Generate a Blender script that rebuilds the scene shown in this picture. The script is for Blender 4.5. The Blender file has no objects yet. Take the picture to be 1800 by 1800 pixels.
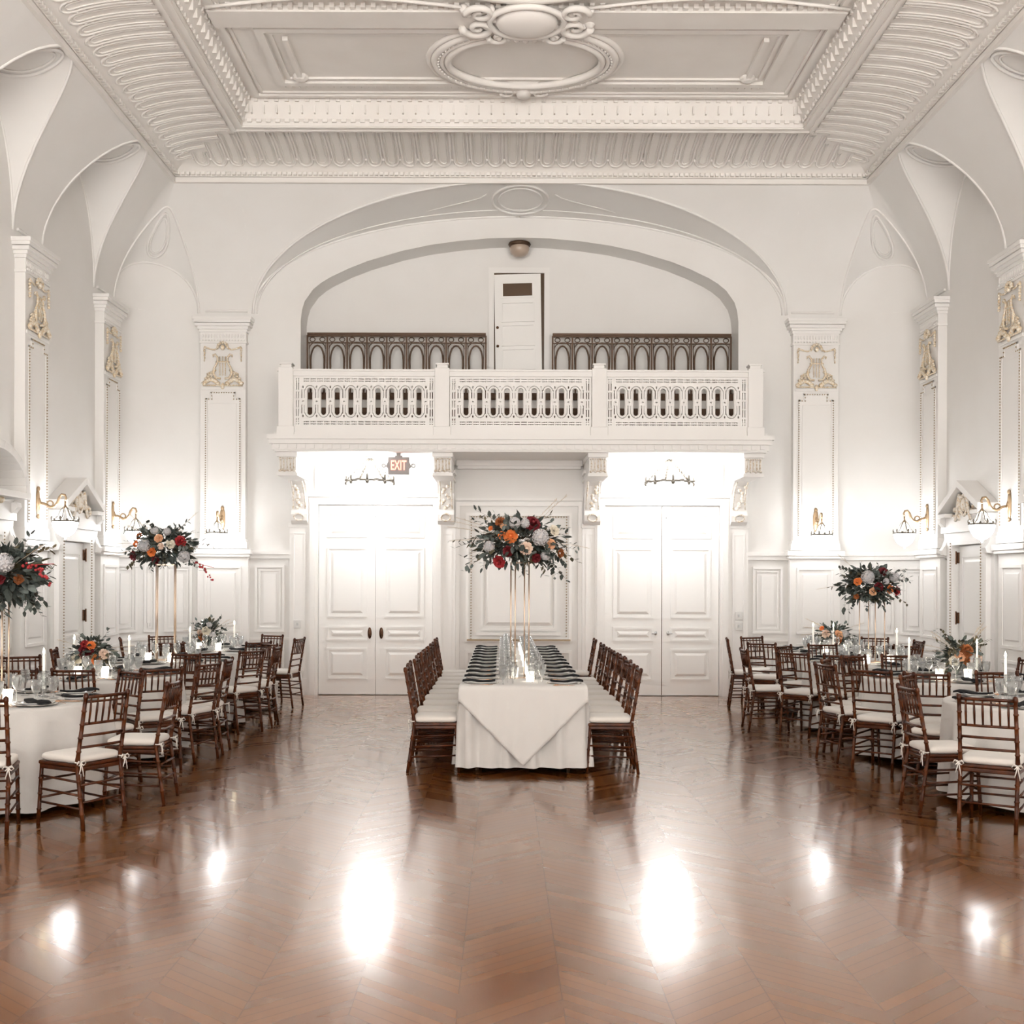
import bpy, math, random
from mathutils import Vector, Matrix
PI = math.pi
col = bpy.context.scene.collection
sc = bpy.context.scene
CX = -0.25            # camera stands a little left of the room's centre line
F = 2000.0            # focal length in pixels of the 1800 px frame

# ------------------------------------------------------------------ materials
MATS = {}
def mat(name, color=(.8, .8, .8), rough=.5, metal=0., emit=None, es=0., trans=0., ior=1.45, spec=None,
        noise=None, bump=None, coat=0., sheen=0., alpha=None):
    if name in MATS: return MATS[name]
    m = bpy.data.materials.new(name); m.use_nodes = True
    nt = m.node_tree; b = nt.nodes['Principled BSDF']
    b.inputs['Base Color'].default_value = (*color, 1)
    b.inputs['Roughness'].default_value = rough
    b.inputs['Metallic'].default_value = metal
    b.inputs['IOR'].default_value = ior
    b.inputs['Transmission Weight'].default_value = trans
    b.inputs['Coat Weight'].default_value = coat
    b.inputs['Sheen Weight'].default_value = sheen
    if emit:
        b.inputs['Emission Color'].default_value = (*emit, 1); b.inputs['Emission Strength'].default_value = es
    tc = nt.nodes.new('ShaderNodeTexCoord')
    if noise:                       # (scale, second colour, low, high)
        n = nt.nodes.new('ShaderNodeTexNoise'); n.inputs['Scale'].default_value = noise[0]; n.inputs['Detail'].default_value = 4
        r = nt.nodes.new('ShaderNodeValToRGB')
        r.color_ramp.elements[0].position = noise[2]; r.color_ramp.elements[1].position = noise[3]
        r.color_ramp.elements[0].color = (*color, 1); r.color_ramp.elements[1].color = (*noise[1], 1)
        nt.links.new(tc.outputs['Object'], n.inputs['Vector']); nt.links.new(n.outputs['Fac'], r.inputs['Fac'])
        nt.links.new(r.outputs['Color'], b.inputs['Base Color'])
    if bump:                        # (scale, strength)
        n = nt.nodes.new('ShaderNodeTexNoise'); n.inputs['Scale'].default_value = bump[0]; n.inputs['Detail'].default_value = 3
        bp = nt.nodes.new('ShaderNodeBump'); bp.inputs['Strength'].default_value = bump[1]; bp.inputs['Distance'].default_value = .01
        nt.links.new(tc.outputs['Object'], n.inputs['Vector']); nt.links.new(n.outputs['Fac'], bp.inputs['Height'])
        nt.links.new(bp.outputs['Normal'], b.inputs['Normal'])
    MATS[name] = m
    return m

WALL = mat('painted_plaster', (.79, .774, .752), .62, noise=(1.3, (.762, .742, .714), .35, .7), bump=(18, .05))
CEIL = mat('ceiling_plaster', (.83, .80, .765), .7, noise=(1.7, (.79, .755, .715), .35, .7), bump=(25, .12))
TRIM = mat('white_trim_paint', (.82, .80, .775), .42)
DOORM = mat('white_door_paint', (.84, .825, .80), .3)
GOLD = mat('antique_gilding', (.72, .56, .36), .42, .25, noise=(55, (.82, .76, .66), .42, .56), bump=(60, .5))
BEAD = mat('gilded_bead', (.36, .27, .17), .5, .1)
BRASS = mat('aged_brass', (.36, .25, .15), .4, .6)
PALEB = mat('pale_bronze', (.20, .18, .155), .45, .4)
WOOD = mat('fruitwood_chair', (.045, .0105, .0028), .33, ior=1.35, noise=(14, (.125, .034, .008), .42, .75))
CUSH = mat('ivory_cushion_fabric', (.72, .68, .63), .85, sheen=.3, bump=(160, .1))
LINEN = mat('ivory_linen', (.62, .60, .575), .85, sheen=.2, noise=(5, (.57, .55, .525), .4, .7), bump=(220, .15))
LINEN2 = mat('ivory_overlay_linen', (.64, .62, .595), .8, sheen=.2, bump=(180, .15))
NAP = mat('black_napkin', (.006, .006, .007), .9, bump=(90, .3))
PLATE = mat('plate_glaze', (.83, .82, .80), .12, coat=.4)
CHARG = mat('silver_charger', (.62, .59, .55), .2, .8)
COPPER = mat('copper_flatware', (.72, .42, .26), .22, .95)
def glass_mat(name, clear, milk):
    m = bpy.data.materials.new(name); m.use_nodes = True; nt = m.node_tree; N = nt.nodes; L = nt.links
    N.remove(N['Principled BSDF']); out = N['Material Output']
    t = N.new('ShaderNodeBsdfTransparent'); t.inputs[0].default_value = (.97, .98, .98, 1)
    g = N.new('ShaderNodeBsdfGlossy'); g.inputs['Roughness'].default_value = .04
    f = N.new('ShaderNodeBsdfTranslucent'); f.inputs[0].default_value = (.95, .96, .97, 1)
    lw = N.new('ShaderNodeLayerWeight'); lw.inputs[0].default_value = clear
    a = N.new('ShaderNodeMixShader'); b = N.new('ShaderNodeMixShader'); b.inputs[0].default_value = milk
    L.new(lw.outputs['Facing'], a.inputs[0]); L.new(t.outputs[0], a.inputs[1]); L.new(g.outputs[0], a.inputs[2])
    L.new(a.outputs[0], b.inputs[1]); L.new(f.outputs[0], b.inputs[2]); L.new(b.outputs[0], out.inputs['Surface'])
    return m
GLASS = glass_mat('clear_glass', .35, .06)
CUTG = glass_mat('cut_glass', .45, .22)
WAXM = mat('white_wax', (.86, .85, .80), .4, emit=(1, .93, .8), es=.25)
FLAME = mat('candle_flame', (1, .9, .6), .5, emit=(1, .82, .5), es=40)
VOTG = mat('lit_votive_glass', (1, .97, .9), .1, emit=(1, .9, .75), es=3.5, trans=.3)
BOWL = mat('lit_opal_glass', (.95, .95, .92), .3, emit=(.98, .99, 1), es=13)
BOWL2 = mat('lit_opal_glass_ceiling', (.95, .95, .92), .3, emit=(.98, .99, 1), es=21)
IRON = mat('dark_bronze_iron', (.085, .048, .028), .45, .5)
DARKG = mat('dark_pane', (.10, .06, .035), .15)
KNOB = mat('brown_bronze_plate', (.10, .045, .022), .35, .6)
STEEL = mat('satin_steel', (.5, .5, .5), .3, .9)
SIGNG = mat('grey_sign_face', (.36, .35, .34), .6)
SIGNR = mat('lit_red_letters', (.9, .3, .2), .5, emit=(1, .25, .16), es=3.5)
SWITCH = mat('switch_plate', (.70, .69, .67), .4)
LEAFD = mat('dark_leaf', (.042, .052, .046), .6, noise=(6, (.085, .10, .088), .4, .6))
LEAFG = mat('eucalyptus_leaf', (.10, .125, .115), .6, noise=(8, (.17, .195, .18), .4, .6))
LEAFO = mat('olive_leaf', (.13, .105, .055), .6, noise=(8, (.075, .07, .04), .4, .6))
STEM = mat('woody_stem', (.12, .08, .05), .7)
GRASSM = mat('dried_pampas', (.62, .53, .42), .9)
ORANGE = mat('orange_petal', (.85, .26, .07), .6)
PEACH = mat('peach_petal', (.85, .50, .30), .6)
BLUSH = mat('blush_petal', (.85, .66, .54), .6)
CREAM = mat('cream_petal', (.84, .78, .66), .6)
BURG = mat('burgundy_petal', (.16, .012, .018), .55)
RED = mat('crimson_petal', (.42, .035, .04), .55)
RUST = mat('rust_petal', (.34, .11, .035), .6)
HYDR = mat('pale_grey_hydrangea', (.52, .52, .54), .7, noise=(30, (.66, .63, .62), .4, .6))
GILT = mat('rose_gold_rod', (.72, .55, .42), .28, .8)
WATER = mat('clear_acrylic', (1, 1, 1), .02, trans=1., ior=1.3)

def floor_material():
    m = bpy.data.materials.new('chevron_parquet'); m.use_nodes = True
    nt = m.node_tree; N = nt.nodes; L = nt.links; b = N['Principled BSDF']
    def math_(op, a, bb=None, c=None):
        n = N.new('ShaderNodeMath'); n.operation = op
        for i, v in enumerate((a, bb, c)):
            if v is None: continue
            if isinstance(v, (int, float)): n.inputs[i].default_value = v
            else: L.new(v, n.inputs[i])
        return n.outputs[0]
    tc = N.new('ShaderNodeTexCoord'); sp = N.new('ShaderNodeSeparateXYZ'); L.new(tc.outputs['Object'], sp.inputs[0])
    x, y = sp.outputs[0], sp.outputs[1]
    W, PW = .42, .085
    u = math_('DIVIDE', x, W)
    tri = math_('PINGPONG', u, 1.0)
    v = math_('ADD', y, math_('MULTIPLY', tri, W * .9))
    vi = math_('DIVIDE', v, PW)
    cell = N.new('ShaderNodeCombineXYZ'); L.new(math_('FLOOR', u), cell.inputs[0]); L.new(math_('FLOOR', vi), cell.inputs[1])
    wn = N.new('ShaderNodeTexWhiteNoise'); wn.noise_dimensions = '3D'; L.new(cell.outputs[0], wn.inputs['Vector'])
    fr = math_('FRACT', vi)
    seam = math_('LESS_THAN', math_('MINIMUM', fr, math_('SUBTRACT', 1, fr)), .035)
    fu = math_('FRACT', u)
    seam2 = math_('LESS_THAN', math_('MINIMUM', fu, math_('SUBTRACT', 1, fu)), .006)
    sm = math_('MAXIMUM', seam, seam2)
    ramp = N.new('ShaderNodeValToRGB'); e = ramp.color_ramp.elements
    e[0].color = (.135, .042, .006, 1); e[1].color = (.205, .074, .013, 1)
    gn = N.new('ShaderNodeTexNoise'); gn.inputs['Scale'].default_value = 1.0; gn.inputs['Detail'].default_value = 5
    mp = N.new('ShaderNodeMapping'); mp.inputs['Scale'].default_value = (30, 4, 1)
    L.new(tc.outputs['Object'], mp.inputs[0]); L.new(mp.outputs[0], gn.inputs['Vector'])
    fac = math_('ADD', math_('MULTIPLY', wn.outputs['Value'], .7), math_('MULTIPLY', gn.outputs['Fac'], .3))
    L.new(fac, ramp.inputs['Fac'])
    mx = N.new('ShaderNodeMixRGB'); mx.blend_type = 'MULTIPLY'; mx.inputs['Color2'].default_value = (.45, .38, .33, 1)
    L.new(math_('MULTIPLY', sm, .7), mx.inputs['Fac']); L.new(ramp.outputs['Color'], mx.inputs['Color1'])
    L.new(mx.outputs['Color'], b.inputs['Base Color'])
    big = N.new('ShaderNodeTexNoise'); big.inputs['Scale'].default_value = 1.2; big.inputs['Detail'].default_value = 3
    L.new(tc.outputs['Object'], big.inputs['Vector'])
    rgh = math_('ADD', .20, math_('MULTIPLY', math_('ADD', math_('MULTIPLY', big.outputs['Fac'], .6), math_('MULTIPLY', wn.outputs['Value'], .45)), .16))
    L.new(rgh, b.inputs['Roughness'])
    # each board lies very slightly tilted, so the gloss breaks up along the chevrons
    wob = N.new('ShaderNodeTexNoise'); wob.inputs['Scale'].default_value = 2.3; L.new(tc.outputs['Object'], wob.inputs['Vector'])
    h = math_('MULTIPLY', math_('SINE', math_('MULTIPLY', vi, 2*PI)), math_('MULTIPLY', wob.outputs['Fac'], .00005))
    h = math_('ADD', h, math_('MULTIPLY', big.outputs['Fac'], .003))
    bp = N.new('ShaderNodeBump'); bp.inputs['Strength'].default_value = .5; bp.inputs['Distance'].default_value = 1.0
    L.new(h, bp.inputs['Height']); L.new(bp.outputs['Normal'], b.inputs['Normal'])
    b.inputs['Coat Weight'].default_value = 1.0; b.inputs['Coat Roughness'].default_value = .13; b.inputs['Coat IOR'].default_value = 1.52
    b.inputs['IOR'].default_value = 1.42; b.inputs['Specular Tint'].default_value = (1, .7, .45, 1)
    return m
FLOORM = floor_material()

# ------------------------------------------------------------------ mesh builder
class MB:
    def __init__(s): s.v = []; s.f = []; s.M = None
    def _add(s, vs, fs):
        b = len(s.v)
        if s.M is not None: vs = [s.M @ Vector(p) for p in vs]
        s.v += [tuple(p) for p in vs]; s.f += [tuple(b + i for i in f) for f in fs]
    def box(s, x0, x1, y0, y1, z0, z1):
        s._add([(x0,y0,z0),(x1,y0,z0),(x1,y1,z0),(x0,y1,z0),(x0,y0,z1),(x1,y0,z1),(x1,y1,z1),(x0,y1,z1)],
               [(0,3,2,1),(4,5,6,7),(0,1,5,4),(1,2,6,5),(2,3,7,6),(3,0,4,7)])
        return s
    def frustum(s, x0, x1, y0, y1, z0, z1, ins, axis='y'):
        # box whose face at y0 is inset by ins (raised panel towards -y)
        s._add([(x0,y1,z0),(x1,y1,z0),(x1,y1,z1),(x0,y1,z1),(x0+ins,y0,z0+ins),(x1-ins,y0,z0+ins),(x1-ins,y0,z1-ins),(x0+ins,y0,z1-ins)],
               [(0,1,2,3),(7,6,5,4),(0,4,5,1),(1,5,6,2),(2,6,7,3),(3,7,4,0)])
        return s
    def tube(s, pts, r, n=8, cap=True, closed=False, sq=1.0):
        pts = [Vector(p) for p in pts]
        k = len(pts); rs = r if isinstance(r, (list, tuple)) else [r] * k
        rings = []; up = None
        for i, p in enumerate(pts):
            if closed: t = pts[(i+1) % k] - pts[i-1]
            else: t = pts[min(i+1, k-1)] - pts[max(i-1, 0)]
            if t.length < 1e-9: t = Vector((0,0,1))
            t.normalize()
            if up is None:
                up = Vector((0,0,1)) if abs(t.z) < .9 else Vector((0,1,0))
            a = t.cross(up)
            if a.length < 1e-6: a = t.cross(Vector((1,0,0)))
            a.normalize(); bb = a.cross(t).normalized(); up = bb
            rings.append([p + a * (rs[i] * math.cos(2*PI*j/n)) + bb * (rs[i] * sq * math.sin(2*PI*j/n)) for j in range(n)])
        vs = [v for rg in rings for v in rg]; fs = []
        m = k if closed else k - 1
        for i in range(m):
            i2 = (i+1) % k
            for j in range(n):
                j2 = (j+1) % n
                fs.append((i*n+j, i*n+j2, i2*n+j2, i2*n+j))
        if cap and not closed:
            fs.append(tuple(range(n-1, -1, -1))); fs.append(tuple((k-1)*n + j for j in range(n)))
        s._add(vs, fs); return s
    def lathe(s, prof, c=(0,0,0), n=20, flute=None):
        vs = []; fs = []; k = len(prof)
        for r, z in prof:
            for j in range(n):
                a = 2*PI*j/n; rr = r * (1 + (flute[1]*math.cos(flute[0]*a) if flute else 0))
                vs.append((c[0]+rr*math.cos(a), c[1]+rr*math.sin(a), c[2]+z))
        for i in range(k-1):
            for j in range(n):
                j2 = (j+1) % n
                fs.append((i*n+j, i*n+j2, (i+1)*n+j2, (i+1)*n+j))
        s._add(vs, fs); return s
    def ball(s, c, r, n=8, m=5):
        rx, ry, rz = r if isinstance(r, (tuple, list)) else (r, r, r)
        vs = [(c[0], c[1], c[2]-rz)]; fs = []
        for i in range(1, m):
            t = -PI/2 + PI*i/m
            for j in range(n):
                a = 2*PI*j/n
                vs.append((c[0]+rx*math.cos(t)*math.cos(a), c[1]+ry*math.cos(t)*math.sin(a), c[2]+rz*math.sin(t)))
        vs.append((c[0], c[1], c[2]+rz)); top = len(vs)-1
        for j in range(n):
            j2 = (j+1) % n
            fs.append((0, 1+j2, 1+j)); fs.append((top, 1+(m-2)*n+j, 1+(m-2)*n+j2))
            for i in range(m-2): fs.append((1+i*n+j, 1+i*n+j2, 1+(i+1)*n+j2, 1+(i+1)*n+j))
        s._add(vs, fs); return s
    def octa(s, c, r):
        x, y, z = c
        s._add([(x-r,y,z),(x+r,y,z),(x,y-r,z),(x,y+r,z),(x,y,z-r),(x,y,z+r)],
               [(0,2,5),(2,1,5),(1,3,5),(3,0,5),(2,0,4),(1,2,4),(3,1,4),(0,3,4)]); return s
    def grid(s, rows, flip=False):
        n = len(rows[0]); vs = [p for r in rows for p in r]; fs = []
        for i in range(len(rows)-1):
            for j in range(n-1):
                q = (i*n+j, i*n+j+1, (i+1)*n+j+1, (i+1)*n+j)
                fs.append(q[::-1] if flip else q)
        s._add(vs, fs); return s
    def prism(s, poly, x0, x1):         # polygon in (y,z) extruded along x
        n = len(poly)
        vs = [(x0, p[0], p[1]) for p in poly] + [(x1, p[0], p[1]) for p in poly]
        fs = [tuple(range(n)), tuple(range(2*n-1, n-1, -1))] + [(i, n+i, n+(i+1) % n, (i+1) % n) for i in range(n)]
        s._add(vs, fs); return s
    def build(s, name, m, parent=None, smooth=False, kind=None, bevel=0, loc=None, merge=False):
        me = bpy.data.meshes.new(name); me.from_pydata(s.v, [], s.f); me.update()
        if smooth: me.shade_smooth()
        me.materials.append(m)
        o = bpy.data.objects.new(name, me); col.objects.link(o)
        if parent: o.parent = parent
        if loc: o.location = loc
        if kind: o['kind'] = kind
        if bevel:
            md = o.modifiers.new('bevel', 'BEVEL'); md.width = bevel; md.segments = 2; md.limit_method = 'ANGLE'
        return o

def tag(o, label, cat, group=None):
    o['label'] = label; o['category'] = cat
    if group: o['group'] = group
    return o
def empty(name, loc=(0,0,0), rz=0., label=None, cat=None, group=None, kind=None):
    o = bpy.data.objects.new(name, None); col.objects.link(o); o.location = loc; o.rotation_euler = (0,0,rz)
    o.empty_display_size = .1
    if label: tag(o, label, cat, group)
    if kind: o['kind'] = kind
    return o
def copy_tree(o, parent=None):
    c = o.copy(); col.objects.link(c)
    if parent: c.parent = parent
    for ch in o.children: copy_tree(ch, c)
    return c

# ------------------------------------------------------------------ room plan
XW, YB = 5.74, 16.74           # side walls, back wall
YA, XA = 16.05, 4.72           # where the rounded corner starts and ends
ZS, ZT = 5.60, 7.22            # springing of the lunettes, lower edge of the cove
XT, YT = 4.77, 15.70           # cove edge rectangle
Y0 = -3.0                      # the hall runs on behind the camera
NCOR = 16
CL = 0.
_c = [(XA + (XW-XA)*math.cos(PI/2*i/NCOR), YA + (YB-YA)*math.sin(PI/2*i/NCOR)) for i in range(NCOR+1)]
_l = [0.]
for i in range(NCOR): _l.append(_l[-1] + math.dist(_c[i], _c[i+1]))
CL = _l[-1]
SE = YA + CL                   # S where the straight back wall starts; S = SE + (XA - x)
def Sx(x): return SE + XA - x
def plan(S):                   # right-hand half: position and inward normal
    if S <= YA: return (XW, S, -1., 0.)
    if S >= SE: return (XA - (S - SE), YB, 0., -1.)
    d = S - YA
    for i in range(NCOR):
        if d <= _l[i+1] + 1e-9:
            t = (d - _l[i]) / (_l[i+1]-_l[i]); x = _c[i][0]*(1-t) + _c[i+1][0]*t; y = _c[i][1]*(1-t)+_c[i+1][1]*t
            a = math.atan2((y-YA)/(YB-YA)/(YB-YA), (x-XA)/(XW-XA)/(XW-XA))
            return (x, y, -math.cos(a), -math.sin(a))
def topplan(S):                # matching point on the cove edge
    if S <= 15.27: return (XT, S)
    if S <= YA: return (XT, 15.27 + (S-15.27)/(YA-15.27)*.33)
    if S < SE:
        t = (S-YA)/CL
        return (XT, 15.60 + .2*t) if t < .5 else (XT - .12*(t-.5)*2, YT)
    x = XA - (S-SE)
    if x > 3.92: return (3.92 + (x-3.92)/(XA-3.92)*(4.65-3.92), YT)
    return (x, YT)
def vg(z): return max(0., min(1., (z-ZS)/(ZT-ZS)))**1.9
def vpt(S, z, sx, g=None):
    g = vg(z) if g is None else g
    p = plan(S); t = topplan(S)
    return (sx*(p[0] + g*(t[0]-p[0])), p[1] + g*(t[1]-p[1]), z)
def slab(mb, sx, Sa, Sb, za, zb, o0, o1, step=.12):
    """moulding lying on the wall between two plan stations, standing o0..o1 off its face"""
    curved = Sb > YA and Sa < SE
    n = max(1, int((Sb-Sa)/step)) if curved else 1
    rows = []
    for k in range(n+1):
        S = Sa + (Sb-Sa)*k/n; x, y, nx, ny = plan(S)
        rows.append([(sx*(x+nx*o), y+ny*o, z) for o, z in ((o0,za),(o1,za),(o1,zb),(o0,zb),(o0,za))])
    mb.grid(rows)
    for r in (rows[0], rows[-1]):
        mb._add(r[:4], [(0,1,2,3)])
def frame(mb, sx, Sa, Sb, za, zb, w=.05, o=.03, base=0.):
    slab(mb, sx, Sa, Sb, zb-w, zb, base, base+o); slab(mb, sx, Sa, Sb, za, za+w, base, base+o)
    slab(mb, sx, Sa, Sa+w, za+w, zb-w, base, base+o); slab(mb, sx, Sb-w, Sb, za+w, zb-w, base, base+o)
def panel(mb, sx, Sa, Sb, za, zb):
    frame(mb, sx, Sa, Sb, za, zb, .035, .028); frame(mb, sx, Sa+.06, Sb-.06, za+.06, zb-.06, .02, .016)
    slab(mb, sx, Sa+.13, Sb-.13, za+.13, zb-.13, 0, .012)

# lunettes: (S start, S end, groin crown z, inner crown z)
BAYS = [(15.27-2.53*k - 1.73, 15.27-2.53*k, ZT-.01, 7.04) for k in range(7)]
BAYS = [(max(a, Y0), b, c, d) for a, b, c, d in BAYS if b > Y0+.5]
CORNER = (16.05, SE+.0, 6.92, 6.30)
def arches(S, b):
    m = (b[0]+b[1])/2; h = (b[1]-b[0])/2; t = (S-m)/h
    q = math.sqrt(max(0., 1-t*t))
    return ZS + (b[2]-ZS)*q, ZS + (b[3]-ZS)*q
def samples(b, n=28):
    m = (b[0]+b[1])/2; h = (b[1]-b[0])/2
    return [m - h*math.cos(PI*k/n) for k in range(n+1)]

def vault_piece(mb, sx, SS, bay):
    lo, so, up = [], [], []
    for S in SS:
        za, zi = arches(S, bay) if bay else (ZS, ZS)
        lo.append([vpt(S, ZS + (zi-ZS)*k/4, sx, 0.) for k in range(5)])
        g1 = vg(za)
        a = vpt(S, zi, sx, 0.); b = vpt(S, za, sx)
        so.append([tuple(a[i] + (b[i]-a[i])*k/4 for i in range(3)) for k in range(5)])
        up.append([vpt(S, za + (ZT-za)*k/12, sx) for k in range(13)])
    if bay: mb.grid(lo); mb.grid(so)
    mb.grid(up)
def groin_lines(mb, sx, bay, n=28):
    SS = samples(bay, n)
    out = []; inn = []; out2 = []
    for S in SS:
        za, zi = arches(S, bay)
        out.append(vpt(S, za, sx)); inn.append(vpt(S, zi, sx, 0.0))
        m = (bay[0]+bay[1])/2
        S2 = m + (S-m)*1.0; z2 = min(ZT, za+.07)
        out2.append(vpt(S, z2, sx))
    mb.tube(out, .018, 5); mb.tube(inn, .020, 5)
def medallion(mb, sx, bay, ts=.28, b0=.08, b1=.92):
    m = (bay[0]+bay[1])/2; h = (bay[1]-bay[0])/2
    for sc_, r in ((1., .02), (.8, .014)):
        pts = []
        for k in range(32):
            a = 2*PI*k/32; S = m + h*ts*sc_*math.cos(a); b_ = (b0+b1)/2 + (b1-b0)/2*sc_*math.sin(a)
            za, zi = arches(S, bay); p = vpt(S, zi, sx, 0.); q = vpt(S, za, sx)
            pts.append(tuple(p[i] + (q[i]-p[i])*b_ - (.012 if i == 2 else 0) for i in range(3)))
        mb.tube(pts, r, 5, closed=True)

# floor
fl = MB(); fl.box(-7, 7, Y0-1, 18, -.1, 0); fl.build('floor', FLOORM, kind='structure')

# side walls with their vaulting and rounded corners
for sx, nm in ((-1, 'wall_left'), (1, 'wall_right')):
    mb = MB()
    SS = [Y0, 16.05] + [YA + CL*k/NCOR for k in range(1, NCOR+1)]
    mb.grid([[(sx*plan(S)[0], plan(S)[1], 0), (sx*plan(S)[0], plan(S)[1], ZS)] for S in SS])
    for b in BAYS: vault_piece(mb, sx, samples(b), b)
    prev = Y0
    for b in sorted(BAYS):
        if b[0] > prev + .01: vault_piece(mb, sx, [prev + (b[0]-prev)*k/6 for k in range(7)], None)
        prev = b[1]
    vault_piece(mb, sx, [prev + (YA-prev)*k/6 for k in range(7)], None)
    vault_piece(mb, sx, samples(CORNER, 32), CORNER)
    mb.build(nm, WALL, kind='structure', smooth=False)
for o in list(col.objects):
    if o.name.startswith('wall_'):
        o.data.shade_smooth()
        try: o.data.set_sharp_from_angle(angle=math.radians(30))
        except Exception: pass

# back wall with the arched gallery opening
OP = [(3.22,5.50),(3.20,5.66),(3.16,5.79),(3.04,5.96),(2.92,6.06),(2.79,6.14),(2.52,6.27),(2.24,6.38),(1.74,6.53),(1.32,6.62),(.90,6.68),(.45,6.72),(0,6.735)]
def open_z(x):
    x = abs(x)
    for i in range(len(OP)-1):
        if OP[i+1][0] <= x <= OP[i][0]:
            t = (x-OP[i+1][0])/(OP[i][0]-OP[i+1][0]); return OP[i+1][1]*(1-t) + OP[i][1]*t
    return None
BIG = 3.92
def big(x):
    q = math.sqrt(max(0., 1-(x/BIG)**2)); q = q**.93
    return ZS + (ZT-.01-ZS)*q, ZS + (7.04-ZS)*q
xs = sorted(set([BIG*math.cos(PI*k/64) for k in range(65)] + [s*p[0] for p in OP for s in (-1, 1)]))
mb = MB()
for s in (-1, 1):                                        # behind the pilasters
    a, b = sorted((s*XA, s*BIG))
    mb.grid([[(a, YB, 0), (a, YB, ZS)], [(b, YB, 0), (b, YB, ZS)]])
    pts = [Sx(XA - (XA-BIG)*k/6) for k in range(7)]
    vault_piece(mb, s, pts, None)
lo, so, up = [], [], []
for i in range(len(xs)-1):
    a, b = xs[i], xs[i+1]
    za, zia = big(a); zb, zib = big(b)
    if abs((a+b)/2) > 3.22: mb._add([(a,YB,0),(b,YB,0),(b,YB,zib),(a,YB,zia)], [(0,1,2,3)])
    else:
        mb._add([(a,YB,0),(b,YB,0),(b,YB,3.6),(a,YB,3.6)], [(0,1,2,3)])
        oa = open_z(a) if abs(a) < 3.2199 else 5.50; ob = open_z(b) if abs(b) < 3.2199 else 5.50
        mb._add([(a,YB,oa),(b,YB,ob),(b,YB,zib),(a,YB,zia)], [(0,1,2,3)])
for x in xs:
    za, zi = big(x)
    p = (x, YB, zi); q = (x, YB - (YB-YT)*vg(za), za)
    so.append([tuple(p[i]+(q[i]-p[i])*k/4 for i in range(3)) for k in range(5)])
    up.append([(x, YB-(YB-YT)*vg(za+(ZT-za)*k/10), za+(ZT-za)*k/10) for k in range(11)])
mb.grid(so); mb.grid(up)
YG = YB + .50                                            # plaster wall at the back of the gallery
rv = [(x, z) for x, z in ([(3.22, 3.5)] + OP)]
rv = rv + [(-x, z) for x, z in rv[::-1][1:]]
mb.grid([[(x, YB, z), (x, YG, z)] for x, z in rv])
wb = mb.build('wall_back', WALL, kind='structure'); wb.data.shade_smooth()
try: wb.data.set_sharp_from_angle(angle=math.radians(30))
except Exception: pass
mb = MB(); mb.box(-3.6, 3.6, YG, YG+.1, 3.4, 7.0); mb.build('wall_gallery', WALL, kind='structure')

# arch mouldings
tm = MB()
for sx in (-1, 1):
    for b in BAYS[:4]: groin_lines(tm, sx, b); medallion(tm, sx, b)
    groin_lines(tm, sx, CORNER, 32); medallion(tm, sx, CORNER, .26, .12, .9)
    for b in BAYS[:4]:                                   # little stilt moulding over each capital
        slab(tm, sx, b[1]+.10, b[1]+.70, ZS+.02, ZS+.05, 0, .03)
    slab(tm, sx, Sx(4.62), Sx(4.0), ZS+.02, ZS+.05, 0, .03)
tm.tube([(x, YB-(YB-YT)*vg(big(x)[0]), big(x)[0]) for x in xs], .02, 5)
tm.tube([(x, YB-.005, big(x)[1]) for x in xs], .022, 5)
tm.tube([(x*.985, YB-.0-(YB-YT)*vg(big(x)[0])*.2, big(x)[1]+(big(x)[0]-big(x)[1])*.2) for x in xs], .012, 5)
for k_, r in ((1., .02), (.78, .014)):
    pts = []
    for k in range(36):
        a = 2*PI*k/36; x = .40*k_*math.cos(a); f = .5+.40*k_*math.sin(a); z1, z0 = big(x)
        pts.append((x, YB-(YB-YT)*vg(z1)*f, z0+(z1-z0)*f-.01))
    tm.tube(pts, r, 5, closed=True)
for s in (-1, 1):                                        # curved wings beside the medallion
    pts = [(s*(.48+.9*k/10), YB-(YB-YT)*(.78-.5*(k/10)**.6), big(s*(.48+.9*k/10))[1]+.06) for k in range(11)]
    tm.tube(pts, .010, 5)
tm.build('trim_1', TRIM, kind='structure', smooth=True)

# ------------------------------------------------------------------ ceiling
def ringU(off, z):             # U-shaped line around the room: left side, back, right side
    h = XT - off; y = YT - off
    return [(-h, Y0, z), (-h, y, z), (h, y, z), (h, Y0, z)]
CV = []
for k in range(13):
    th = PI/2*k/12; CV.append((1.07*(1-math.cos(th)), 7.22+.03+.27*math.sin(th)))
ce = MB()
prof = [(0, 7.20), (-.03, 7.20), (-.03, 7.25)] + CV + [(1.07, 7.47), (1.20, 7.47), (1.20, 7.53), (1.23, 7.55), (1.32, 7.78), (5.0, 7.78)]
rows = []
for o, z in prof:
    if o >= 4.7: rows.append([(0, Y0, z), (0, YT-4.7, z), (0, YT-4.7, z), (0, Y0, z)])
    else: rows.append(ringU(o, z))
ce.grid(rows)
ob = ce.build('ceiling', CEIL, kind='structure'); ob.data.shade_smooth()
try: ob.data.set_sharp_from_angle(angle=math.radians(30))
except Exception: pass
# unseen slab added over the ceiling to shut out light
ro = MB(); ro.box(-6.2, 6.2, Y0, 17.6, 8.0, 8.1); ro.build('light_block_slab', CEIL, kind='structure')

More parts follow.
